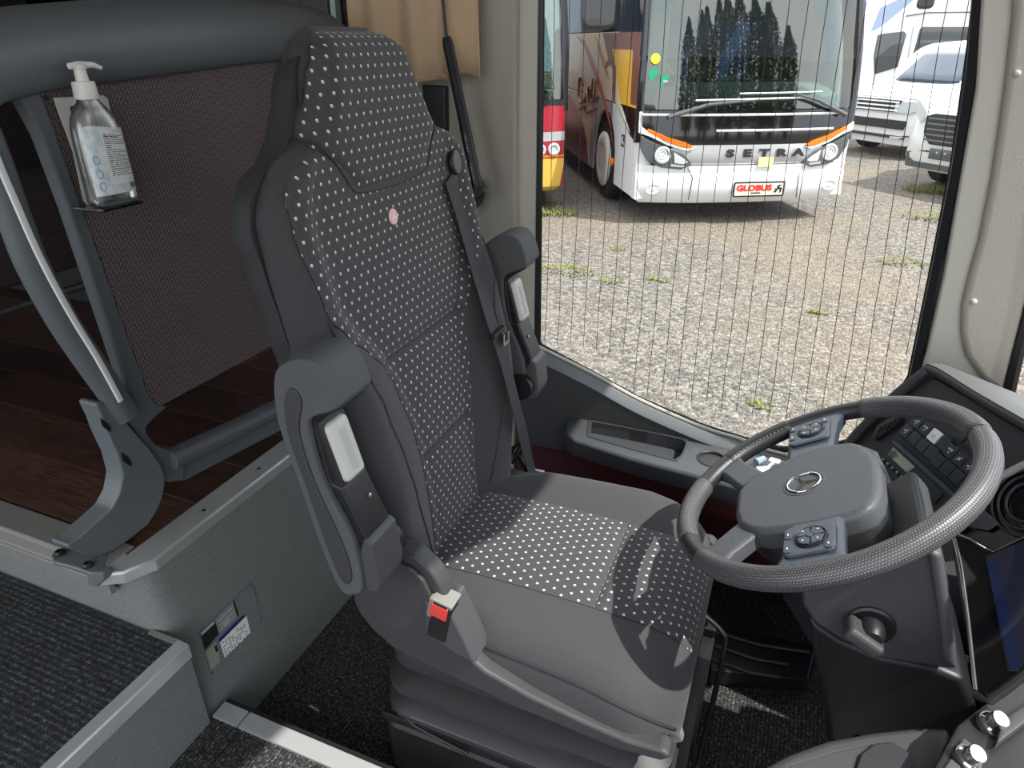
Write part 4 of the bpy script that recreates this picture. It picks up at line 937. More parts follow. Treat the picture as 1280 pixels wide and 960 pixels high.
mesh('foot_tab', prism([at(u, v, y=.60) for u, v in ((107, 716), (128, 716), (130, 726), (120, 735), (110, 732))], (0, .02, 0)), M['plastic_grey2'], par, bevel=.004, seg=3)
for u, v in ((75, 692), (110, 707)):
    mesh('foot_bolt', lathe([(.010, 0), (.010, .004), (.007, .007), (.004, .007), (.004, .004)], at(u, v, z=ZP + .010), n=10), M['screw'], fb)
# ================================================================== SANITIZER BOTTLE and clear holder
XB = -1.045
hold = thing('bottle_holder', 'clear plastic wall holder behind the sanitizer bottle on the woven panel', 'holder', at(90, 250, x=XP))
mesh('back_plate', prism([pp(u, v, .006) for u, v in ((65, 122), (70, 122), (128, 119), (133, 123), (150, 200), (160, 250), (108, 256), (103, 250), (90, 190))], (.004, 0, 0)), mat('frosted_plastic', '#c9c9c2', .35), hold, bevel=.0015)
for u, v in ((92, 137),): mesh('holder_screw', lathe([(.006, 0), (.005, .003)], pp(u, v, .0105), (1, 0, 0), 12), M['screw'], hold)
bb = at(143, 254, x=XB)
mesh('holder_cup', prism([bb + V(-.045, -.042, -.006), bb + V(.02, -.038, -.006), bb + V(.02, .038, -.006), bb + V(-.045, .042, -.006)], (0, 0, .004)), M['acrylic'], hold, bevel=.001)
bot = thing('sanitizer_bottle', 'clear pump bottle of hand sanitizer with white pump on the woven panel', 'bottle', (bb.x, bb.y, bb.z))
zt = at(112, 120, x=XB).z; H = zt - bb.z
W, Dp = .041, .021
def bring(z, kx=1): return [V(bb.x + Dp * kx * a * 2, bb.y + W * kx * b * 2, bb.z + z) for a, b in [(x_ / 2, y_ / 2) for x_, y_ in [(math.copysign(abs(math.cos(t)) ** .7, math.cos(t)), math.copysign(abs(math.sin(t)) ** .7, math.sin(t))) for t in [2 * PI * k / 28 for k in range(28)]]]]
mesh('bottle_body', loft([bring(z * H, k) for z, k in ((0, .86), (.012, .96), (.05, 1.0), (.3, .97), (.6, .95), (.72, .92), (.82, .82), (.9, .62), (.955, .42), (1.0, .40))]), M['bottle'], bot, ang=80)
M['gel'] = glass('clear_gel', (.90, .94, .96), .03, .03, k=.8)
mesh('gel', loft([bring(z * H, k * .94) for z, k in ((.012, .9), (.05, .98), (.2, .96), (.28, .95))]), M['gel'], bot, ang=60)
def lab_mat():
    m = mat('bottle_label', '#f2f6f8', .35); q = NB(m); s = q.sep(q.tc.outputs['UV'])
    n = q.noise(6, q.tc.outputs['UV'], 2)
    c = q.mix(q.ramp(n, [(.42, (0, 0, 0, 1)), (.6, (1, 1, 1, 1))]), srgb('#f3f7f9'), srgb('#cfe4ef'))
    q.base(c); return m
def lab_pt(u, v, off=.0008):
    t = -1.1 + 2.2 * u; a = math.copysign(abs(math.sin(t)) ** .7, math.sin(t)); b = abs(math.cos(t)) ** .7; k = .985 - .035 * v
    return V(bb.x + (Dp * k + off) * b, bb.y + (W * k + off) * a, bb.z + H * (.11 + .62 * v) + .004 * math.sin(u * 6) * v)
lg = grid(lambda u, v: lab_pt(u, v), 20, 8)
lb = mesh('label', lg, lab_mat(), bot, uv=[(i / 20, j / 8) for j in range(9) for i in range(21)], ang=180)
M['ink'] = mat('grey_ink', '#5a6570', .6); M['ink_dk'] = mat('black_ink', '#1c1f24', .6); M['ink_bl'] = mat('blue_ink', '#7fa6c4', .6); M['ink_wh'] = mat('white_ink', '#f4f6f7', .6)
def lq(u0, u1, v0, v1, off): return [lab_pt(u0, v0, off), lab_pt(u1, v0, off), lab_pt(u1, v1, off), lab_pt(u0, v1, off)]
def quads(L): 
    vs, fs = [], []
    for q in L: n = len(vs); vs += q; fs.append((n, n + 1, n + 2, n + 3))
    return vs, fs
rnd = random.Random(3)
mesh('text_panel', quads([lq(.44 + .1 * k, .54 + .1 * k, .14, .93, .0012) for k in range(5)]), M['ink_wh'], lb, smooth=False)
lines = []
for k in range(20):
    v = .88 - .032 * k; u = .47
    while u < .90:
        w = rnd.uniform(.02, .06); lines.append(lq(u, min(u + w, .92), v, v + (.022 if k == 1 else .012), .0016)); u += w + .012
        if rnd.random() < .05: break
mesh('fine_print', quads(lines), M['ink'], lb, smooth=False)
bars = []; u = .68
while u < .93: w = rnd.choice((.004, .008, .012)); bars.append(lq(u, u + w, .05, .14, .0016)); u += w + rnd.choice((.005, .009))
mesh('barcode', quads(bars), M['ink_dk'], lb, smooth=False)
for vv in (.52, .32, .14):
    cpt = [lab_pt(.24 + .07 * math.cos(t), vv + .06 * math.sin(t), .0016) for t in [2 * PI * k / 18 for k in range(18)]]
    mesh('round_icon', tube(cpt, .0006, 4, True), M['ink_bl'], lb)
mesh('dip_tube', tube([V(bb.x, bb.y + .004, bb.z + .008), V(bb.x, bb.y, bb.z + H)], .0035, 8), M['acrylic'], bot)
pc = V(bb.x, bb.y, bb.z + H)
mesh('collar', lathe([(.0165, -.004), (.0175, 0), (.0165, .018), (.0155, .021), (.006, .022)], pc, n=24), M['white_pl'], bot)
hz = at(108, 82, x=XB).z
mesh('pump_stem', lathe([(.0095, .02), (.0085, hz - pc.z - .006), (.010, hz - pc.z - .004), (.010, hz - pc.z + .002), (.004, hz - pc.z + .004)], pc, n=16), M['white_pl'], bot)
mesh('pump_nozzle', tube([V(bb.x, bb.y - .016, hz), V(bb.x, bb.y, hz + .001), V(bb.x + .002, bb.y + .022, hz + .001), V(bb.x + .004, bb.y + .035, hz - .004)], [.0045, .006, .0045, .003], 10), M['white_pl'], bot)
# ================================================================== TYPE PLATE on the felt wall
def wpn(u, v, off=.0015):
    n = V(1, 0, .15).normalized(); return atp(u, v, V(-1.025 + .372 * .15, 1, 0) + n * off, n)
WNm = V(1, 0, .15).normalized()
plt = thing('type_plate', 'clear framed type plate with stickers screwed to the grey felt wall', 'plate', wpn(285, 842))
def wpol(name, pts, th, m, off=.0015, par=plt, **k): return mesh(name, prism([wpn(u, v, off) for u, v in pts], WNm * th), m, par, **k)
wpol('clear_cover', [(248, 790), (313, 729), (317, 736), (326, 777), (322, 784), (266, 843), (262, 838)], .001, mat('plate_film', '#7c8385', .18, coat=.4), .001)
st_ = wpol('black_sticker', [(250, 791), (268, 775), (273.5, 792), (256, 813)], .0006, M['ink_dk'], .0024)
wpol('sticker_print', [(251, 791), (267, 776.5), (268, 779.5), (252, 794.5)], .0004, M['mark'], .0032, st_)
st_ = wpol('grey_sticker', [(268.5, 774.5), (291.5, 751.5), (297, 771), (274, 793)], .0006, mat('grey_sticker', '#8b9192', .4), .0024)
for k in range(3):
    wpol('sticker_print', [(271.5 + k * 1.6, 777 + 5 * k), (291 + k * 1.5, 757.5 + 5 * k), (291.4 + k * 1.5, 758.9 + 5 * k), (271.9 + k * 1.6, 778.4 + 5 * k)], .0004, M['mark'], .0032, st_)
wpol('sticker_print', [(278, 780), (286, 772), (287.5, 777), (281, 784)], .0004, M['mark'], .0032, st_)
wpol('sticker_edge', [(291, 751), (292.5, 750), (298, 769), (296.5, 771)], .0006, M['ink_dk'], .0028, st_)
st_ = wpol('white_sticker', [(274, 801), (308, 770), (313, 791), (281, 822)], .0006, M['ink_wh'], .0030)
wpol('blue_band', [(273.5, 799.5), (304, 769), (305.5, 772), (274.5, 803)], .0004, mat('navy_ink', '#232f78', .5), .0038, st_)
L_ = []
for k in range(8):
    for j in range(7):
        if rnd.random() < .75:
            a, b = (k + .2) / 8.4, (j + .35) / 7.2; x = 276 + 31 * a + 6 * b; y = 803.5 - 29.5 * a + 19 * b; dx = rnd.uniform(1.2, 3.2)
            q = [wpn(x, y, .0038), wpn(x + dx, y - dx * .93, .0038), wpn(x + dx + .3, y - dx * .93 + 1.1, .0038), wpn(x + .3, y + 1.1, .0038)]; L_.append(q)
mesh('fine_print', quads(L_), M['ink'], st_, smooth=False)
st_ = wpol('paper_sticker', [(257, 815), (270, 802), (275, 826), (264, 838)], .0006, mat('beige_sticker', '#9b9890', .6), .0024)
wpol('sticker_print', [(268, 808), (270.5, 806), (272.5, 813), (270, 815.5)], .0004, M['ink_dk'], .0034, st_)
for u, v in ((313, 731), (325, 778), (265, 841), (249.5, 791)): mesh('plate_screw', lathe([(.0028, 0), (.0022, .0018)], wpn(u, v, .0025), WNm, 10), M['steel'], plt)
# ================================================================== PASSENGER SEAT in the dark behind the partition
M['pax'] = mat('passenger_cloth', '#2f2528', .85, bump=(400, .4), var=(260, '#4a3d40', .5, .7))
ps = thing('passenger_bench', 'dark patterned passenger seat half hidden behind the grey grab post', 'seat', (-2.0, 1.25, ZP))
def cush(x0, x1, y0, y1, z0, z1, r): return loft([[V(x0 + (x1 - x0) * i, (y0 + y1) / 2 + a * k, (z0 + z1) / 2 + b * k) for a, b in rrect(y1 - y0, z1 - z0, r, 5)] for i, k in ((0, .86), (.06, .96), (.2, 1), (.8, 1), (.94, .96), (1, .86))])
mesh('seat_cushion', cush(-2.3, -1.83, .98, 1.60, .70, .92, .06), M['pax'], ps, ang=60)
mesh('backrest', cush(-2.48, -2.28, .98, 1.60, .80, 1.62, .09), M['pax'], ps, ang=60)
mesh('seat_rim', tube([V(-1.84, .96, .655), V(-1.84, 1.62, .655)], .012, 8), M['steel'], ps)
mesh('seat_side', box2((-2.35, .95, .62), (-1.85, .99, .78)), M['plastic_black'], ps, bevel=.01)
for y in (1.05, 1.5): mesh('leg', tube([V(-2.1, y, ZP), V(-2.1, y, .70)], .02, 10), M['plastic_dark'], ps)
hr = thing('passenger_bench', 'grey rounded seat back peeking over the right end of the partition beam', 'seat', at(412, 80, x=-1.35))
q0 = at(412, 25, x=-1.35)
mesh('backrest', cush(-1.42, -1.34, q0.y - .045, q0.y + .075, .45, q0.z + .2, .04), M['plastic_grey'], hr, ang=60)
mesh('leg', tube([V(-1.38, q0.y + .015, ZP), V(-1.38, q0.y + .015, .5)], .02, 10), M['plastic_dark'], hr)
# ================================================================== OUTSIDE: white coach opposite
ROT = math.radians(29.15); EX = V(math.cos(ROT), math.sin(ROT), 0); EYb = V(-math.sin(ROT), math.cos(ROT), 0)
OB = V(-.583, 8.51, G)
bus = thing('coach', 'white coach with black front band and orange mural, parked facing the window', 'coach', OB, ROT)
def L3(pts): return [V(p) for p in pts]
def bm_(name, vf, m, par=bus, **k): return mesh(name, vf, m, par, local=True, **k)
def bow(x): return .16 * (abs(x) / 1.275) ** 2.4          # the front curves back towards the corners
def front(pts, out=0.0): return [V(x, bow(x) - out, z) for x, z in pts]
def fpanel(name, rows, m, th=.05, par=bus, out=0.0, n=24, **k):
    """panel across the front: rows = [(z, half-width left, half-width right, lean)]"""
    vs = []
    for z, a, b, lean in rows: vs.append([V(x, bow(x) + lean - out, z) for x in [-a + (a + b) * i / n for i in range(n + 1)]])
    ring = [r + [p + V(0, th, 0) for p in reversed(r)] for r in vs]
    return bm_(name, loft(ring), m, par, ang=40, **k)
fpanel('bumper', [(.25, 1.20, 1.20, .06), (.29, 1.25, 1.25, .02), (.42, 1.275, 1.275, -.03), (.56, 1.275, 1.275, -.03), (.60, 1.275, 1.275, .0), (.68, 1.275, 1.275, -.01)], M['bus_white'])
fpanel('grille_panel', [(.685, 1.05, 1.05, .015), (.72, 1.05, 1.05, -.01), (.83, 1.0, 1.0, -.005), (.90, .80, .80, .01)], M['bus_silver'])
fpanel('front_band', [(.885, 1.27, 1.27, .02), (1.0, 1.27, 1.27, .02), (1.26, 1.27, 1.27, .045)], M['gloss_black'])
for z, a, b in ((1.22, 1.25, -.95), (1.22, .92, 1.12), (1.055, .42, 1.0)):
    bm_('chrome_strip', tube([V(x, bow(x) - .0, z) for x in [-a + (a + b) * i / 16 for i in range(17)]], .014, 6), M['white_pl'])
fpanel('windscreen', [(1.27, 1.25, 1.25, .05), (1.8, 1.22, 1.22, .13), (2.4, 1.19, 1.19, .26), (3.0, 1.15, 1.15, .45)], M['glass_bus'], th=.02)
fpanel('roof_front', [(3.0, 1.2, 1.2, .44), (3.3, 1.15, 1.15, .62), (3.42, 1.1, 1.1, .95)], M['bus_white'], th=.1)
for sg in (-1, 1):
    bm_('windscreen_pillar', tube([V(sg * 1.262, .20, .92), V(sg * 1.255, .23, 1.4), V(sg * 1.235, .29, 1.9), V(sg * 1.20, .43, 2.5), V(sg * 1.16, .62, 3.05)], [.05, .045, .045, .05, .06], 8), M['gloss_black'])
    # orange turn strip, headlamp, daylight lenses, fog lamp
    fr = lambda pts, o=.0: [V(sg * x, bow(x) - o, z) for x, z in pts]
    bm_('turn_strip', prism(fr([(1.19, 1.045), (1.17, 1.075), (.95, .985), (.76, .935), (.67, .89), (.72, .875), (.80, .885), (1.0, .955)], .03), (0, .04, 0)), M['orange'], bevel=.004)
    bm_('brow', prism(fr([(1.275, 1.12), (1.19, 1.055), (1.0, .95), (.80, .88), (.70, .87), (.66, .87), (.74, .84), (.95, .90), (1.15, .99), (1.275, 1.03)], .028), (0, .06, 0)), M['bus_white'], bevel=.006)
    hl = bm_('headlamp', prism(fr([(1.255, 1.0), (1.24, .86), (1.15, .72), (1.0, .66), (.78, .64), (.67, .69), (.68, .73), (.78, .815), (.98, .88), (1.15, .95)], .03), (0, .06, 0)), M['lamp_dark'], bevel=.012)
    cx_ = 1.00
    bm_('front_corner', loft([[V(sg * 1.272, .10 if z < .66 else .16, z), V(sg * 1.278, .24, z), V(sg * 1.10, .24, z), V(sg * 1.10, .16, z)] for z in (.30, .66, .67, .99)]), M['bus_white'])
    bm_('lamp_ring', lathe([(.095, 0), (.095, .012), (.075, .018), (.06, .004), (.045, .012), (.03, .004), (.001, .01)], V(sg * cx_, bow(cx_) - .028, .80), (0, -1, 0), 24), M['lamp'], hl)
    bm_('side_lens', prism(fr([(.88, .83), (.76, .76), (.71, .72), (.76, .70), (.86, .71)], .034), (0, .012, 0)), M['lamp'], hl, bevel=.005)
    bm_('lower_lens', prism(fr([(.90, .70), (.74, .685), (.76, .665), (.90, .672)], .034), (0, .012, 0)), M['bus_silver'], hl, bevel=.003)
    bm_('fog_lamp', lathe([(.085, 0), (.085, .012), (.06, .004), (.03, .010), (.001, .008)], V(sg * 1.08, bow(1.08) - .035, .42), (0, -1, 0), 20, sx=1, sy=.62), M['lamp'])
    bm_('bumper_joint', tube([V(sg * .70, bow(.7) + .0, .66), V(sg * .64, bow(.64) - .032, .55), V(sg * .66, bow(.66) - .03, .30)], .006, 6), M['lamp_dark'])
# lettering and plates
for k, ch in enumerate('SETRA'):
    text('letter', ch, OB + EX * (-.235 + .203 * k) + EYb * (-.012) + V(0, 0, .81), EX, (0, 0, 1), .108, M['panel_dark'], bus, .006, sx=1.75, bold=.006)
pl_ = bm_('front_plate', plate((.16, -.036, .415), (1, 0, 0), (0, 0, 1), .62, .17, -.0 + .012, .02), M['plastic_black'])
bm_('plate_face', plate((.16, -.048, .415), (1, 0, 0), (0, 0, 1), .59, .135, .002, .01), mat('cream_plate', '#efe4cd', .4), pl_)
text('plate_lettering', 'GLOBUS', OB + EX * .095 + EYb * (-.054) + V(0, 0, .43), EX, (0, 0, 1), .088, mat('red_letters', '#d8262c', .4), pl_, .002, sx=1.28, bold=.004)
S_ = [(-.06, -.035), (-.02, -.05), (.0, -.01), (.03, -.012), (.02, -.05), (.045, -.045), (.055, .01), (.015, .012), (.02, .028), (.055, .045), (.01, .045), (-.015, .03), (-.012, .0), (-.045, .0), (-.03, -.025)]
bm_('plate_mark', prism([V(.385 + a * .95, -.054, .42 + b * .95) for a, b in S_], (0, .003, 0)), M['ink_dk'], pl_, smooth=False)
bm_('plate_subline', box((.12, -.053, .375), (.12, .003, .012)), M['ink_dk'], pl_, smooth=False)
bm_('yellow_note', plate((.20, -.018, .715), (1, 0, 0), (0, 0, 1), .18, .11, .003, .005), mat('pale_yellow', '#d8d3a0', .6))
# wipers
for p in ([(-.98, 1.20), (-.55, 1.33), (.0, 1.375)], [(1.12, 1.20), (.72, 1.36), (.40, 1.44)]):
    bm_('wiper_arm', tube([V(x, bow(x) - .03, z) for x, z in p], [.028, .020, .010], 8), M['lamp_dark'])
bm_('wiper_blade', tube([V(x, bow(x) - .02, 1.37 + .02 * (x + .7) / 1.2) for x in (-.70, -.1, .55)], .012, 6), M['bus_silver'])
bm_('wiper_blade', tube([V(x, bow(x) - .02, 1.44 + .01 * x) for x in (-.22, .3, .75)], .010, 6), M['bus_silver'])
# flank: panels with the mural
SX = -1.275
def side(name, pts, m, out=0.0, th=.04, par=bus, **k): return bm_(name, prism([V(SX - out, y, z) for y, z in pts], (th, 0, 0)), m, par, **k)
M['cream'] = mat('cream_paint', '#f2dca8', .3, var=(1.6, '#e6d8c4', .4, .6), coat=.3)
M['mural_or'] = mat('mural_orange', '#d67c38', .3, coat=.3); M['mural_rust'] = mat('mural_rust', '#c4562f', .3, coat=.3); M['mural_ye'] = mat('mural_yellow', '#f0b838', .3, coat=.3); M['mural_red'] = mat('mural_maroon', '#8f2b38', .3, coat=.3); M['mural_br'] = mat('mural_brown', '#7d4a34', .3, coat=.3)
ar_ = [(2.32 + .0, .3)] + [(1.70 + .60 * math.cos(t), .52 + .62 * math.sin(t)) for t in [PI * k / 14 for k in range(15)]] + [(1.10, .3)]
side('door_panel', [(.16, .3), (1.10, .3), (1.10, .52), (1.12, .70), (1.2, .88), (1.34, 1.02), (1.34, 1.25), (.16, 1.25)], M['bus_white'], bevel=.01)
side('arch_panel', [(1.345, 1.03), (1.5, 1.12), (1.7, 1.145), (1.9, 1.115), (2.06, 1.03), (2.2, .88), (2.28, .70), (2.30, .52), (2.32, .3), (2.55, .3), (2.55, 1.25), (1.345, 1.25)], M['bus_silver'], bevel=.008)
for k in range(5):
    y0 = 2.555 + 1.5 * k; side('locker_door', [(y0, .3), (y0 + 1.49, .3), (y0 + 1.49, 1.25), (y0, 1.25)], M['cream'], bevel=.012)
side('flank_panel', [(.22, 1.26), (10.05, 1.26), (10.05, 2.05), (1.3, 2.05), (1.3, 1.80), (.28, 1.80)], M['cream'], bevel=.01)
# painted motifs (flat paint, a millimetre proud)
side('mural_stroke', [(3.9, 2.04), (3.2, 1.86), (2.5, 1.55), (1.9, 1.24), (1.45, .98), (1.2, .75), (1.5, 1.08), (2.0, 1.42), (2.6, 1.72), (3.2, 1.95)], M['mural_rust'], .003, .002)
side('mural_stroke', [(2.6, 2.04), (2.2, 1.9), (1.75, 1.62), (1.6, 1.50), (1.8, 1.56), (2.3, 1.84)], M['mural_or'], .003, .002)
side('mural_field', [(2.1, 2.04), (.32, 2.04), (.32, 1.62), (1.5, 1.66), (1.7, 1.72)], M['mural_br'], .002, .002)
side('mural_field', [(1.55, 1.86), (.34, 1.86), (.34, 1.27), (.95, 1.27), (1.2, 1.5)], M['mural_ye'], .0035, .002)
side('mural_field', [(.60, 1.86), (.32, 1.86), (.30, 1.30), (.55, 1.30)], M['mural_br'], .0045, .002)
side('mural_stroke', [(1.9, 1.62), (1.55, 1.70), (1.45, 1.60), (1.35, 1.27), (1.25, 1.27), (1.3, 1.66), (1.5, 1.76), (1.8, 1.72)], M['mural_br'], .005, .002)
side('mural_field', [(3.1, .3), (2.57, .3), (2.75, .62), (3.1, .85), (3.7, 1.03), (4.4, 1.16), (6.5, 1.22), (8.0, 1.24), (8.0, .3)], M['mural_red'], .003, .002)
side('mural_field', [(3.1, .85), (3.6, 1.02), (4.1, 1.14), (4.8, 1.24), (7, 1.245), (7, 1.1), (5, .92), (4.0, .80)], M['mural_rust'], .004, .002)
side('green_stripe', [(1.28, 1.28), (1.05, 1.28), (.45, .95), (.36, .95)], mat('pale_green_strip', '#c9d2ae', .4), .003, .004)
side('black_corner', [(.95, 1.27), (.22, 1.27), (.22, 1.0), (.36, .93)], M['gloss_black'], .002, .004)
# script lettering, drawn with a brush: loops of a slanting hand
for pts in ([(3.15, 1.26), (3.28, 1.34), (3.36, 1.30), (3.36, 1.14), (3.25, 1.06), (3.05, 1.12)], [(3.02, 1.08), (2.98, 1.20), (2.90, 1.12), (2.84, 1.14), (2.80, 1.24), (2.88, 1.26), (2.86, 1.12), (2.72, 1.12)], [(2.70, 1.36), (2.72, 1.14), (2.60, 1.16), (2.56, 1.34), (2.56, 1.14), (2.42, 1.20)], [(3.30, .98), (3.0, 1.05), (2.95, .98), (2.45, 1.08)]):
    bm_('script_lettering', tube(spline([V(SX - .006, 3.35 - (3.3 - y) * 1.4, 1.2 + (z - 1.2) * 1.25 + .08) for y, z in pts], 5), .017, 5), M['mural_br'])
side('door_emblem', [(.83, .80), (.70, .80), (.70, .94), (.83, .94)], M['ink_dk'], .004, .004)
side('emblem_slash', [(.81, .84), (.72, .82), (.72, .85), (.78, .88), (.72, .92), (.80, .91)], M['bus_white'], .006, .003)
bm_('side_marker', lathe([(.05, 0), (.05, .02), (.03, .03)], V(SX - .002, 1.18, .56), (-1, 0, 0), 14), M['orange'])
bm_('locker_lock', lathe([(.03, 0), (.03, .01), (.015, .016)], V(SX - .002, 3.0, .78), (-1, 0, 0), 12), M['lamp_dark'])
side('side_glass', [(1.35, 2.06), (10.05, 2.06), (10.05, 3.1), (1.35, 3.1)], M['glass_dark'], .0, .02)
side('door_glass', [(.36, 1.82), (1.28, 1.82), (1.28, 2.9), (.75, 2.9)], M['glass_bus'], .0, .02)
side('roof_side', [(.9, 3.1), (10.05, 3.1), (10.05, 3.42), (1.1, 3.42)], M['bus_white'])
bm_('under_body', box2((-1.22, .25, .32), (1.25, 10.0, .36)), M['tyre'], smooth=False)
bm_('flank', box2((1.22, .3, .3), (1.275, 10.05, 1.4)), M['bus_white'], smooth=False)
bm_('flank_glass', box2((1.25, .6, 1.4), (1.265, 10.05, 3.1)), M['glass_bus'], smooth=False)
bm_('rear_wall', box2((-1.22, 10.0, .3), (1.275, 10.05, 3.42)), M['bus_white'], smooth=False)
bm_('roof', box2((-1.2, .95, 3.40), (1.22, 10.05, 3.46)), M['bus_white'], smooth=False)
# wheel in its arch
bm_('arch_liner', prism([V(-1.235, y, z) for y, z in [(1.70 + .58 * math.cos(t), .52 + .60 * math.sin(t)) for t in [PI * k / 14 for k in range(15)]]], (.45, 0, 0)), M['tyre'], smooth=False)
wl_ = bm_('wheel', lathe([(.30, -.28), (.48, -.27), (.52, -.22), (.52, -.06), (.48, -.01), (.33, .0)], V(SX + .02, 1.70, .52), (-1, 0, 0), 40), M['tyre'])
wc_ = bm_('wheel_cover', lathe([(.345, 0), (.35, .02), (.33, .04), (.22, .055), (.20, .045), (.10, .05), (.001, .06)], V(SX + .02, 1.70, .52), (-1, 0, 0), 36), mat('cream_wheel_cover', '#d9d6c8', .4), wl_)
for k in range(10):
    t = 2 * PI * k / 10; bm_('cover_slot', lathe([(.022, 0), (.020, .006)], V(SX - .018, 1.70 + .29 * math.cos(t), .52 + .29 * math.sin(t)), (-1, 0, 0), 10), M['lamp_dark'], wl_)
# mirrors
bm_('mirror', loft([[V(-1.90 + a * k, -.25 + d, 2.42 + b * k) for a, b in rrect(.34, .74, .09, 4)] for d, k in ((-.05, .9), (0, 1), (.12, .9), (.16, .6))]), M['plastic_dark'])
bm_('mirror_arm', tube([V(-1.80, -.18, 2.80), V(-1.6, -.1, 2.95), V(-1.25, .35, 3.0)], .05, 8), M['plastic_dark'])
# inside the coach
bm_('coach_dash', prism([V(-1.2, .5, 1.0), V(-1.2, .5, 1.38), V(-1.2, .75, 1.50), V(-1.2, 1.05, 1.50), V(-1.2, 1.05, 1.0)], (2.4, 0, 0)), M['mint'], bevel=.03)
bm_('dash_shelf', box2((-1.2, .30, 1.24), (1.2, .6, 1.30)), M['panel_dark'], bevel=.01)
bm_('coach_floor', box2((-1.2, .3, .9), (1.2, 9.9, .98)), M['panel_dark'], smooth=False)
for x in (.55,):
    bm_('coach_steering_wheel', tube([V(x + .23 * math.cos(t), 1.15 + .2 * math.sin(t), 1.62 + .10 * math.sin(t)) for t in [2 * PI * k / 24 for k in range(24)]], .016, 6, True), M['panel_dark'])
def cseat(x, y, m, z=.98):
    bm_('coach_seat_back', loft([[V(x - .23 * k, y + .1 + .1 * h, z + .4 + .8 * h), V(x + .23 * k, y + .1 + .1 * h, z + .4 + .8 * h), V(x + .23 * k, y + .24 + .1 * h, z + .4 + .8 * h), V(x - .23 * k, y + .24 + .1 * h, z + .4 + .8 * h)] for h, k in ((0, 1), (.75, .95), (1, .75))]), m, bevel=.04)
    bm_('coach_seat_cushion', box2((x - .24, y - .42, z + .3), (x + .24, y + .2, z + .46)), m, bevel=.04)
cseat(.55, 1.9, M['navy']); cseat(-.35, 1.75, M['navy'], .72)
for r in range(5):
    for x in (-.95, -.45, .45, .95): cseat(x, 3.2 + .95 * r, M['navy'] if r % 2 else M['panel_dark'], 1.1)
bm_('inner_partition', plate((-1.02, .62, 1.95), (1, 0, 0), (0, 0, 1), .28, .9, .03, .12), mat('pale_mint', '#b9c8bc', .5))
bm_('inner_rail', tube([V(-1.15, .45, 2.6), V(-1.15, .40, 1.5)], .03, 8), mat('pale_mint2', '#c6d6c6', .5))
bm_('inner_handrail', tube(spline([V(-.9, .8, 2.1), V(-.88, .75, 1.8), V(-.72, .62, 1.52), V(-.62, .58, 1.36)], 5), .018, 8), M['steel'])
bm_('folded_arm', tube([V(-.25, .52, 1.54), V(.05, .50, 1.62), V(.16, .55, 1.52)], .015, 6), M['bus_silver'])
for nm, x, z, r_, c_ in (('yellow_disc', -1.13, 1.78, .055, '#c9cf3c'), ('green_disc', -1.13, 1.62, .065, '#1f9d78')):
    bm_(nm, lathe([(r_, 0), (r_, .004)], V(x, bow(x) + .10, z), (0, -1, 0), 18), mat(nm, c_, .5))
bm_('green_sticker', plate((-.98, bow(.98) + .10, 1.56), (1, 0, 0), (0, 0, 1), .17, .11, .003, .01), mat('green_sticker', '#1f9d78', .5))
bm_('sticker_text', box((-.98, bow(.98) + .096, 1.555), (.10, .003, .02)), M['mark'], smooth=False)
# ---- red and yellow coach at the left edge
rc = OB + (at(701, 238, z=G + .3) - OB); rc.z = G
OR = rc - EX * 1.20
red = thing('red_coach', 'red and yellow coach front beside the pillar, left of the white coach', 'coach', OR, ROT)
MW_r = red
def rpanel(name, rows, m, th=.05, out=0.0, n=24):
    ring = []
    for z, a, b, lean in rows:
        r = [V(x, bow(x) * 1.2 + lean - out, z) for x in [-a + (a + b) * i / n for i in range(n + 1)]]; ring.append(r + [p + V(0, th, 0) for p in reversed(r)])
    return mesh(name, loft(ring), m, red, local=True, ang=40)
rpanel('bumper', [(.26, 1.15, 1.16, .10), (.32, 1.2, 1.22, .03), (.58, 1.26, 1.26, .0), (.66, 1.26, 1.26, .0)], mat('yellow_paint', '#e3b64f', .25, coat=.4))
rp_ = rpanel('red_band', [(.665, 1.26, 1.26, .0), (.86, 1.26, 1.26, .0)], mat('crimson_paint', '#a31d33', .25, coat=.4))
rpanel('pin_stripe', [(.675, 1.26, 1.26, -.004), (.70, 1.26, 1.26, -.004)], M['orange'], .004)
rpanel('silver_strip', [(.865, 1.26, 1.26, .0), (.97, 1.26, 1.26, .0)], M['bus_silver'])
rpanel('upper_band', [(.975, 1.26, 1.26, .0), (1.26, 1.26, 1.26, .02)], bpy.data.materials['crimson_paint'])
rpanel('windscreen', [(1.33, 1.25, 1.25, .03), (2.2, 1.22, 1.22, .14), (3.0, 1.18, 1.18, .34)], M['glass_bus'], .02)
rpanel('windscreen_seal', [(1.265, 1.26, 1.26, .02), (1.325, 1.25, 1.25, .03)], M['plastic_black'])
for x in (.94, 1.12):
    mesh('round_lamp', lathe([(.075, 0), (.075, .02), (.055, .03), (.045, .01), (.001, .016)], V(x, bow(x) * 1.2 - .005, .77), (.15, -1, 0), 20), M['lamp'], red, local=True)
mesh('flank', box2((1.22, .25, .3), (1.27, 10, 1.3)), bpy.data.materials['crimson_paint'], red, local=True, smooth=False)
mesh('flank', box2((-1.27, .25, .3), (-1.22, 10, 3.3)), bpy.data.materials['crimson_paint'], red, local=True, smooth=False)
mesh('flank_glass', box2((1.24, .5, 1.3), (1.26, 10, 3.0)), M['glass_dark'], red, local=True, smooth=False)
mesh('pillar', tube([V(1.255, .24, 1.2), V(1.24, .30, 2.0), V(1.2, .5, 3.0)], .05, 8), M['plastic_black'], red, local=True)
mesh('roof', box2((-1.25, .4, 3.0), (1.25, 10, 3.3)), M['bus_silver'], red, local=True, smooth=False)
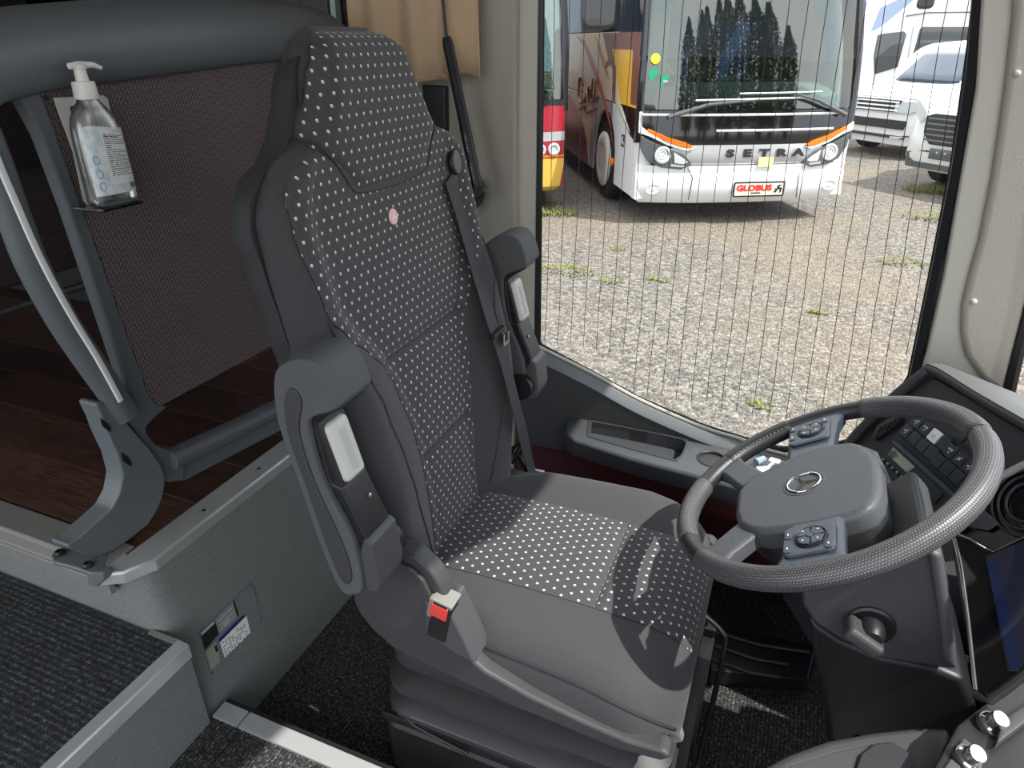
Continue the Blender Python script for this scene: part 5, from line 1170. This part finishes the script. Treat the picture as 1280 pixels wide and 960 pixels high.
mesh('inner_dash', box2((-1.2, .45, 1.0), (1.2, .9, 1.42)), M['mint'], red, local=True, bevel=.04)
mesh('inner_seat', box2((.7, 1.3, 1.0), (1.15, 1.5, 2.1)), M['mint'], red, local=True, bevel=.06)
mesh('wiper_arm', tube([V(.95, .0, 1.30), V(.6, -.08, 1.42)], .02, 6), M['bus_silver'], red, local=True)
mesh('underbody', box2((-1.2, .4, .3), (1.2, 9.9, .35)), M['tyre'], red, local=True, smooth=False)
for y in (1.7, 8.0):
    for x in (-1.0, 1.0): mesh('wheel', lathe([(.3, -.14), (.5, -.12), (.5, .12), (.3, .14)], V(x, y, .5), (1, 0, 0), 24), M['tyre'], red, local=True)
for x, y in ((1.0, 1.7), (1.0, 8.0), (-1.0, 8.0)): bm_('wheel', lathe([(.3, -.16), (.5, -.14), (.52, .12), (.3, .16)], V(x, y, .52), (1, 0, 0), 24), M['tyre'])
# ================================================================== VANS
M['van_white'] = mat('van_white', '#eceded', .22, coat=.5)
M['van_black'] = mat('van_black', '#232527', .45)
def van(label, loc, rot, Wd, prof, wscr, grille, group=None):
    """prof: side outline (y back from the nose, z); body lofted across the width with rounded shoulders"""
    t = thing('van', label, 'van', loc, rot, group)
    n = 12; rings = []
    for i in range(n + 1):
        q = 2 * i / n - 1; s = 1 - .035 * abs(q) ** 5
        x = Wd / 2 * (abs(q) ** .9) * (1 if q > 0 else -1); cb = .20 * max(0, (abs(q) - .66) / .34) ** 2
        rings.append([V(x * (1 - .10 * max(0, (z - 1.0))), y + (cb if y < .8 else 0), .25 + (z - .25) * (s if z > .6 else 1)) for y, z in prof])
    mesh('body', loft(rings), M['van_white'], t, local=True, ang=32)
    a, b = wscr; g = grid(lambda u, v: V((u - .5) * 2 * (Wd / 2 - .12 - .10 * v), a[0] + (b[0] - a[0]) * v + .10 * abs(2 * u - 1) ** 3 - .02, a[1] + (b[1] - a[1]) * v + .012), 10, 4)
    mesh('windscreen', g, mat('van_glass', '#3f4b59', .06, coat=1), t, local=True, solid=.01, ang=180)
    for y in (prof_w[0], prof_w[1]):
        for x in (-Wd / 2 + .12, Wd / 2 - .12): mesh('wheel', lathe([(.2, -.12), (.33, -.11), (.34, .11), (.2, .12)], V(x, y, .34), (1, 0, 0), 24), M['tyre'], t, local=True)
    return t
prof_w = (.95, 3.4)
RV = D(-45); EV = V(math.cos(RV), math.sin(RV), 0); VW = at(1140, 187, z=G + .22); VW.z = G; VW = VW - EV * .93
v1 = van('white van with chrome-barred grille, right behind the front corner of the white coach', VW, RV, 1.9,
         [(.02, .25), (-.02, .45), (-.01, .85), (.06, 1.0), (.35, 1.12), (1.05, 1.24), (1.75, 1.84), (1.95, 1.92), (2.6, 1.96), (4.2, 1.92), (4.35, 1.0), (4.35, .3)], ((1.05, 1.25), (1.73, 1.83)), None)
def vp(t, name, pts, y, m, th=.03, **k): return mesh(name, prism([V(x, y + .20 * max(0, (abs(x) / .97 - .68) / .32) ** 2, z) for x, z in pts], (0, th, 0)), m, t, local=True, **k)
gv = vp(v1, 'grille', [(-.55, 1.0), (.52, 1.0), (.50, .80), (-.53, .80)], -.05, M['van_black'], .05)
for z in (.83, .90, .97): vp(v1, 'grille_bar', [(-.54, z - .013), (.50, z - .013), (.50, z + .013), (-.54, z + .013)], -.062, M['chrome'], .02)
for sg in (-1, 1):
    vp(v1, 'headlamp', [(sg * .42, .98), (sg * .90, 1.0), (sg * .86, .86), (sg * .74, .80), (sg * .42, .80)], -.058, M['lamp'], .05, bevel=.008)
    vp(v1, 'fog_strip', [(sg * .45, .40), (sg * .80, .41), (sg * .78, .37), (sg * .45, .36)], -.05, M['lamp'], .03)
vp(v1, 'lower_grille', [(-.70, .67), (.70, .67), (.68, .52), (-.68, .52)], -.05, M['van_black'], .05, bevel=.01)
vp(v1, 'lower_slot', [(-.80, .43), (.80, .43), (.72, .36), (-.72, .36)], -.045, M['van_black'], .04, bevel=.01)
vp(v1, 'bonnet_seam', [(-.9, 1.03), (.9, 1.03), (.9, 1.022), (-.9, 1.022)], -.02, M['bus_silver'], .03)
FD = at(1142, 192, z=G + .5); FD.z = G; FD = FD + EV * .72
prof_w = (1.0, 4.0)
v2 = van('white van with black grille and empty plate holder, at the window pillar', FD, RV, 1.95,
         [(.05, .30), (-.04, .45), (-.04, .75), (.02, 1.02), (.45, 1.22), (1.0, 1.38), (1.7, 2.1), (2.0, 2.25), (5.2, 2.28), (5.3, .35)], ((1.0, 1.39), (1.68, 2.08)), None)
gf = vp(v2, 'grille', [(-.62, 1.02), (-.50, 1.06), (.50, 1.06), (.62, 1.02), (.60, .80), (.48, .66), (-.48, .66), (-.60, .80)], -.075, M['van_black'], .06, bevel=.02)
for z in (.72, .79, .86, .93, 1.0): vp(v2, 'grille_bar', [(-.56, z - .012), (.56, z - .012), (.56, z + .012), (-.56, z + .012)], -.088, M['lamp_dark'], .02)
mesh('oval_emblem', lathe([(.11, 0), (.11, .012), (.095, .016)], V(-.02, -.086, .90), (0, -1, 0), 24, sx=1, sy=.45), M['chrome'], v2, local=True)
mesh('oval_emblem', lathe([(.092, .012), (.09, .018)], V(-.02, -.086, .90), (0, -1, 0), 24, sx=1, sy=.42), M['lamp_dark'], v2, local=True)
ph = vp(v2, 'plate_holder', [(-.42, .62), (.18, .62), (.18, .48), (-.42, .48)], -.085, M['lamp_dark'], .03, bevel=.004)
for x in (-.3, -.18, -.02, .1): mesh('holder_clip', lathe([(.018, 0), (.012, .01)], V(x, -.085, .57), (0, -1, 0), 8), M['mark'], ph, local=True)
vp(v2, 'lower_grille', [(-.85, .52), (-.5, .58), (.5, .58), (.85, .52), (.80, .33), (-.80, .33)], -.07, M['lamp_dark'], .05, bevel=.01)
for sg in (-1, 1): vp(v2, 'headlamp', [(sg * .64, 1.08), (sg * .90, 1.22), (sg * .93, 1.05), (sg * .70, .92)], -.06, M['lamp'], .06, bevel=.01)
mesh('mirror', loft([[V(1.12 + a * k, 1.05 + d, 1.45 + b * k) for a, b in rrect(.2, .3, .06)] for d, k in ((0, .8), (.04, 1), (.1, .9))]), M['van_black'], v2, local=True)
for sg in (-1, 1): mesh('bonnet_vent', prism([V(sg * .58, .70, 1.30), V(sg * .80, 1.0, 1.385), V(sg * .86, 1.0, 1.37), V(sg * .74, .74, 1.29)], (0, 0, .02)), M['lamp_dark'], v2, local=True)
# tall white van side-on behind: nose to the left
BV = at(1100, 130, y=20.6); 
v3 = thing('panel_van', 'tall white van standing side-on behind the other vans, dark side windows', 'van', (2.6, 20.6, G))
def sv(name, pts, y, m, th, **k): return mesh(name, prism([V(p[0], y, p[1]) for p in pts], (0, th, 0)), m, v3, **k)
def P19(u, v): p = at(u, v, y=20.6); return (p.x, p.z)
prof = [(-.9, G + .3), (-1.0, G + .9), (-.75, G + 1.2), (.25, G + 1.5), P19(1092, 48), P19(1120, 26), P19(1145, 4), (2.2, G + 3.0), (7, G + 3.0), (7, G + .3)]
sv('body', prof, 20.6, M['van_white'], 2.0, bevel=.06, seg=3)
M['vglass'] = mat('van_side_glass', '#2c3338', .05, coat=1)
sv('cab_window', [P19(1097, 44), P19(1104, 42), P19(1130, 39), P19(1133, 43), P19(1122, 84), P19(1093, 93), P19(1092, 70)], 20.585, M['vglass'], .03, bevel=.01)
sv('side_window', [P19(1153, 33.5), P19(1150, 36), P19(1140, 72), P19(1146, 82), P19(1290, 82), P19(1290, 33.5)], 20.585, M['vglass'], .03, bevel=.01)
sv('windscreen', [P19(1098, 36), P19(1118, 20), P19(1142, 0), P19(1134, -6), P19(1100, 10), P19(1088, 40)], 20.59, mat('blue_glass', '#8fa3c4', .08, coat=1), 1.6)
sv('roof_seam', [P19(1132, 21), P19(1160, 16.5), P19(1290, 15), P19(1290, 13.5), P19(1160, 15), P19(1132, 19.5)], 20.585, M['lamp_dark'], .02)
sv('door_seam', [P19(1141, 33), P19(1143, 33), P19(1136, 72), P19(1134, 72)], 20.588, M['bus_silver'], .02)
mp_ = at(1157, 2, y=20.3)
mesh('mirror', loft([[V(mp_.x + a * k, 20.2 + d, mp_.z + .1 + b * k) for a, b in rrect(.36, .5, .1)] for d, k in ((0, .8), (.05, 1), (.14, .9))]), M['van_black'], v3)
for x in (0, 4.5): mesh('wheel', lathe([(.2, -.12), (.35, -.11), (.35, .11), (.2, .12)], V(x, 20.75, G + .35), (0, 1, 0), 24), M['tyre'], v3)
# ================================================================== WEEDS in the gravel
M['weed'] = mat('weed_green', '#6d7136', .8, var=(30, '#858a48', .4, .6))
def tuft(u, v, r, n, label, h=.03):
    c = at(u, v, z=G); vs, fs = [], []
    for k in range(n):
        a = random.uniform(0, 2 * PI); rr_ = r * math.sqrt(random.random()); b = V(c.x + rr_ * 1.5 * math.cos(a), c.y + rr_ * math.sin(a), G)
        d = V(math.cos(a + random.uniform(-1, 1)), math.sin(a + random.uniform(-1, 1)), 0); L = random.uniform(.5, 1.2) * h; w = V(-d.y, d.x, 0) * .007
        i = len(vs); vs += [b - w, b + w, b + d * L * .5 + w * .8 + V(0, 0, L * .7), b + d * L * .5 - w * .8 + V(0, 0, L * .7), b + d * L + V(0, 0, L * .55)]
        fs += [(i, i + 1, i + 2, i + 3), (i + 3, i + 2, i + 4)]
    o = mesh('weed_tuft', (vs, fs), M['weed'], smooth=False); tag(o, label, 'weed', 'weeds growing through the gravel')
tuft(706, 338, .20, 160, 'largest weed patch in the gravel near the left window edge')
tuft(762, 352, .09, 50, 'thin weed patch just right of the largest one')
tuft(695, 268, .16, 120, 'weed patch in front of the red and yellow coach', .08)
tuft(690, 254, .10, 60, 'small weed patch under the red and yellow coach', .06)
tuft(824, 350, .07, 45, 'small weed tuft in the gravel below the coach plate, left')
tuft(770, 312, .07, 30, 'tiny weed tuft nearest the shadow of the white coach')
tuft(1127, 329, .16, 110, 'yellowish weed patch right of centre near the window pillar')
tuft(1023, 391, .05, 35, 'lone weed tuft in the middle of the gravel')
tuft(952, 508, .05, 35, 'lone weed tuft nearest the steering wheel')
tuft(1160, 240, .22, 200, 'weedy strip in front of the van with the black grille', .10)
tuft(1165, 272, .30, 110, 'sparse weed patch in the gravel beside the window pillar', .05)
# ================================================================== TREES across the yard (seen mirrored in the glass)
M['leaf'] = mat('conifer_green', '#33482a', .8, var=(3, '#4c6638', .4, .6))
M['bark'] = mat('bark', '#4a3c30', .9)
def tree(x, y, h, r, seed, label):
    rn = random.Random(seed); t = thing('tree', label, 'tree', (x, y, G), 0, 'trees across the yard')
    mesh('trunk', tube([V(x, y, G), V(x + .1, y, G + h * .5), V(x, y, G + h * .95)], [.22, .13, .03], 8), M['bark'], t)
    vs, fs = [], []
    for k in range(5200):
        f = rn.random(); z = G + h * (.10 + .90 * f); a = rn.uniform(0, 2 * PI)
        R = r * math.sqrt(max(.02, 1 - (2 * f - .9) ** 2 * .8)) * (.55 + .45 * rn.random()) * (1 + .16 * math.sin(a * 5 + f * 21 + seed)) * (1 if f < .8 else 1 - (f - .8) * 3.6)
        c = V(x + R * math.cos(a), y + R * math.sin(a), z); s = rn.uniform(.10, .24)
        d1 = V(rn.uniform(-1, 1), rn.uniform(-1, 1), rn.uniform(-.4, 1)).normalized() * s; d2 = d1.cross(V(rn.uniform(-1, 1), rn.uniform(-1, 1), 1)).normalized() * s * .5
        i = len(vs); vs += [c - d2, c + d1 * .4 - d2, c + d1, c + d1 * .4 + d2]; fs.append((i, i + 1, i + 2, i + 3))
    f_ = mesh('foliage', (vs, fs), M['leaf'], t, smooth=False); f_['kind'] = 'stuff'
TR = [(7.6, -5.6, 10.6), (9.0, -3.7, 11.0), (10.4, -1.8, 11.6), (11.8, .1, 10.6), (13.2, 2.0, 8.4), (10.2, -6.2, 12.2), (11.6, -4.3, 13.0), (13.0, -2.4, 13.2), (14.4, -.5, 11.6)]
TL = ['leftmost dark green tree of the front row mirrored in the coach windscreen', 'second dark green tree of the mirrored front row, from its left end', 'tallest dark green tree of the front row mirrored in the coach windscreen',
      'dark green tree of the mirrored front row next to its lowest one', 'lowest tree at the right end of the mirrored row', 'leftmost tree of the mirrored back row, behind the front trees',
      'second tree from the left in the mirrored back row', 'tallest tree of the mirrored back row, above the middle of the windscreen', 'rightmost tree of the mirrored back row']
for i, (x, y, h) in enumerate(TR): tree(x, y, h, .95, i, TL[i])
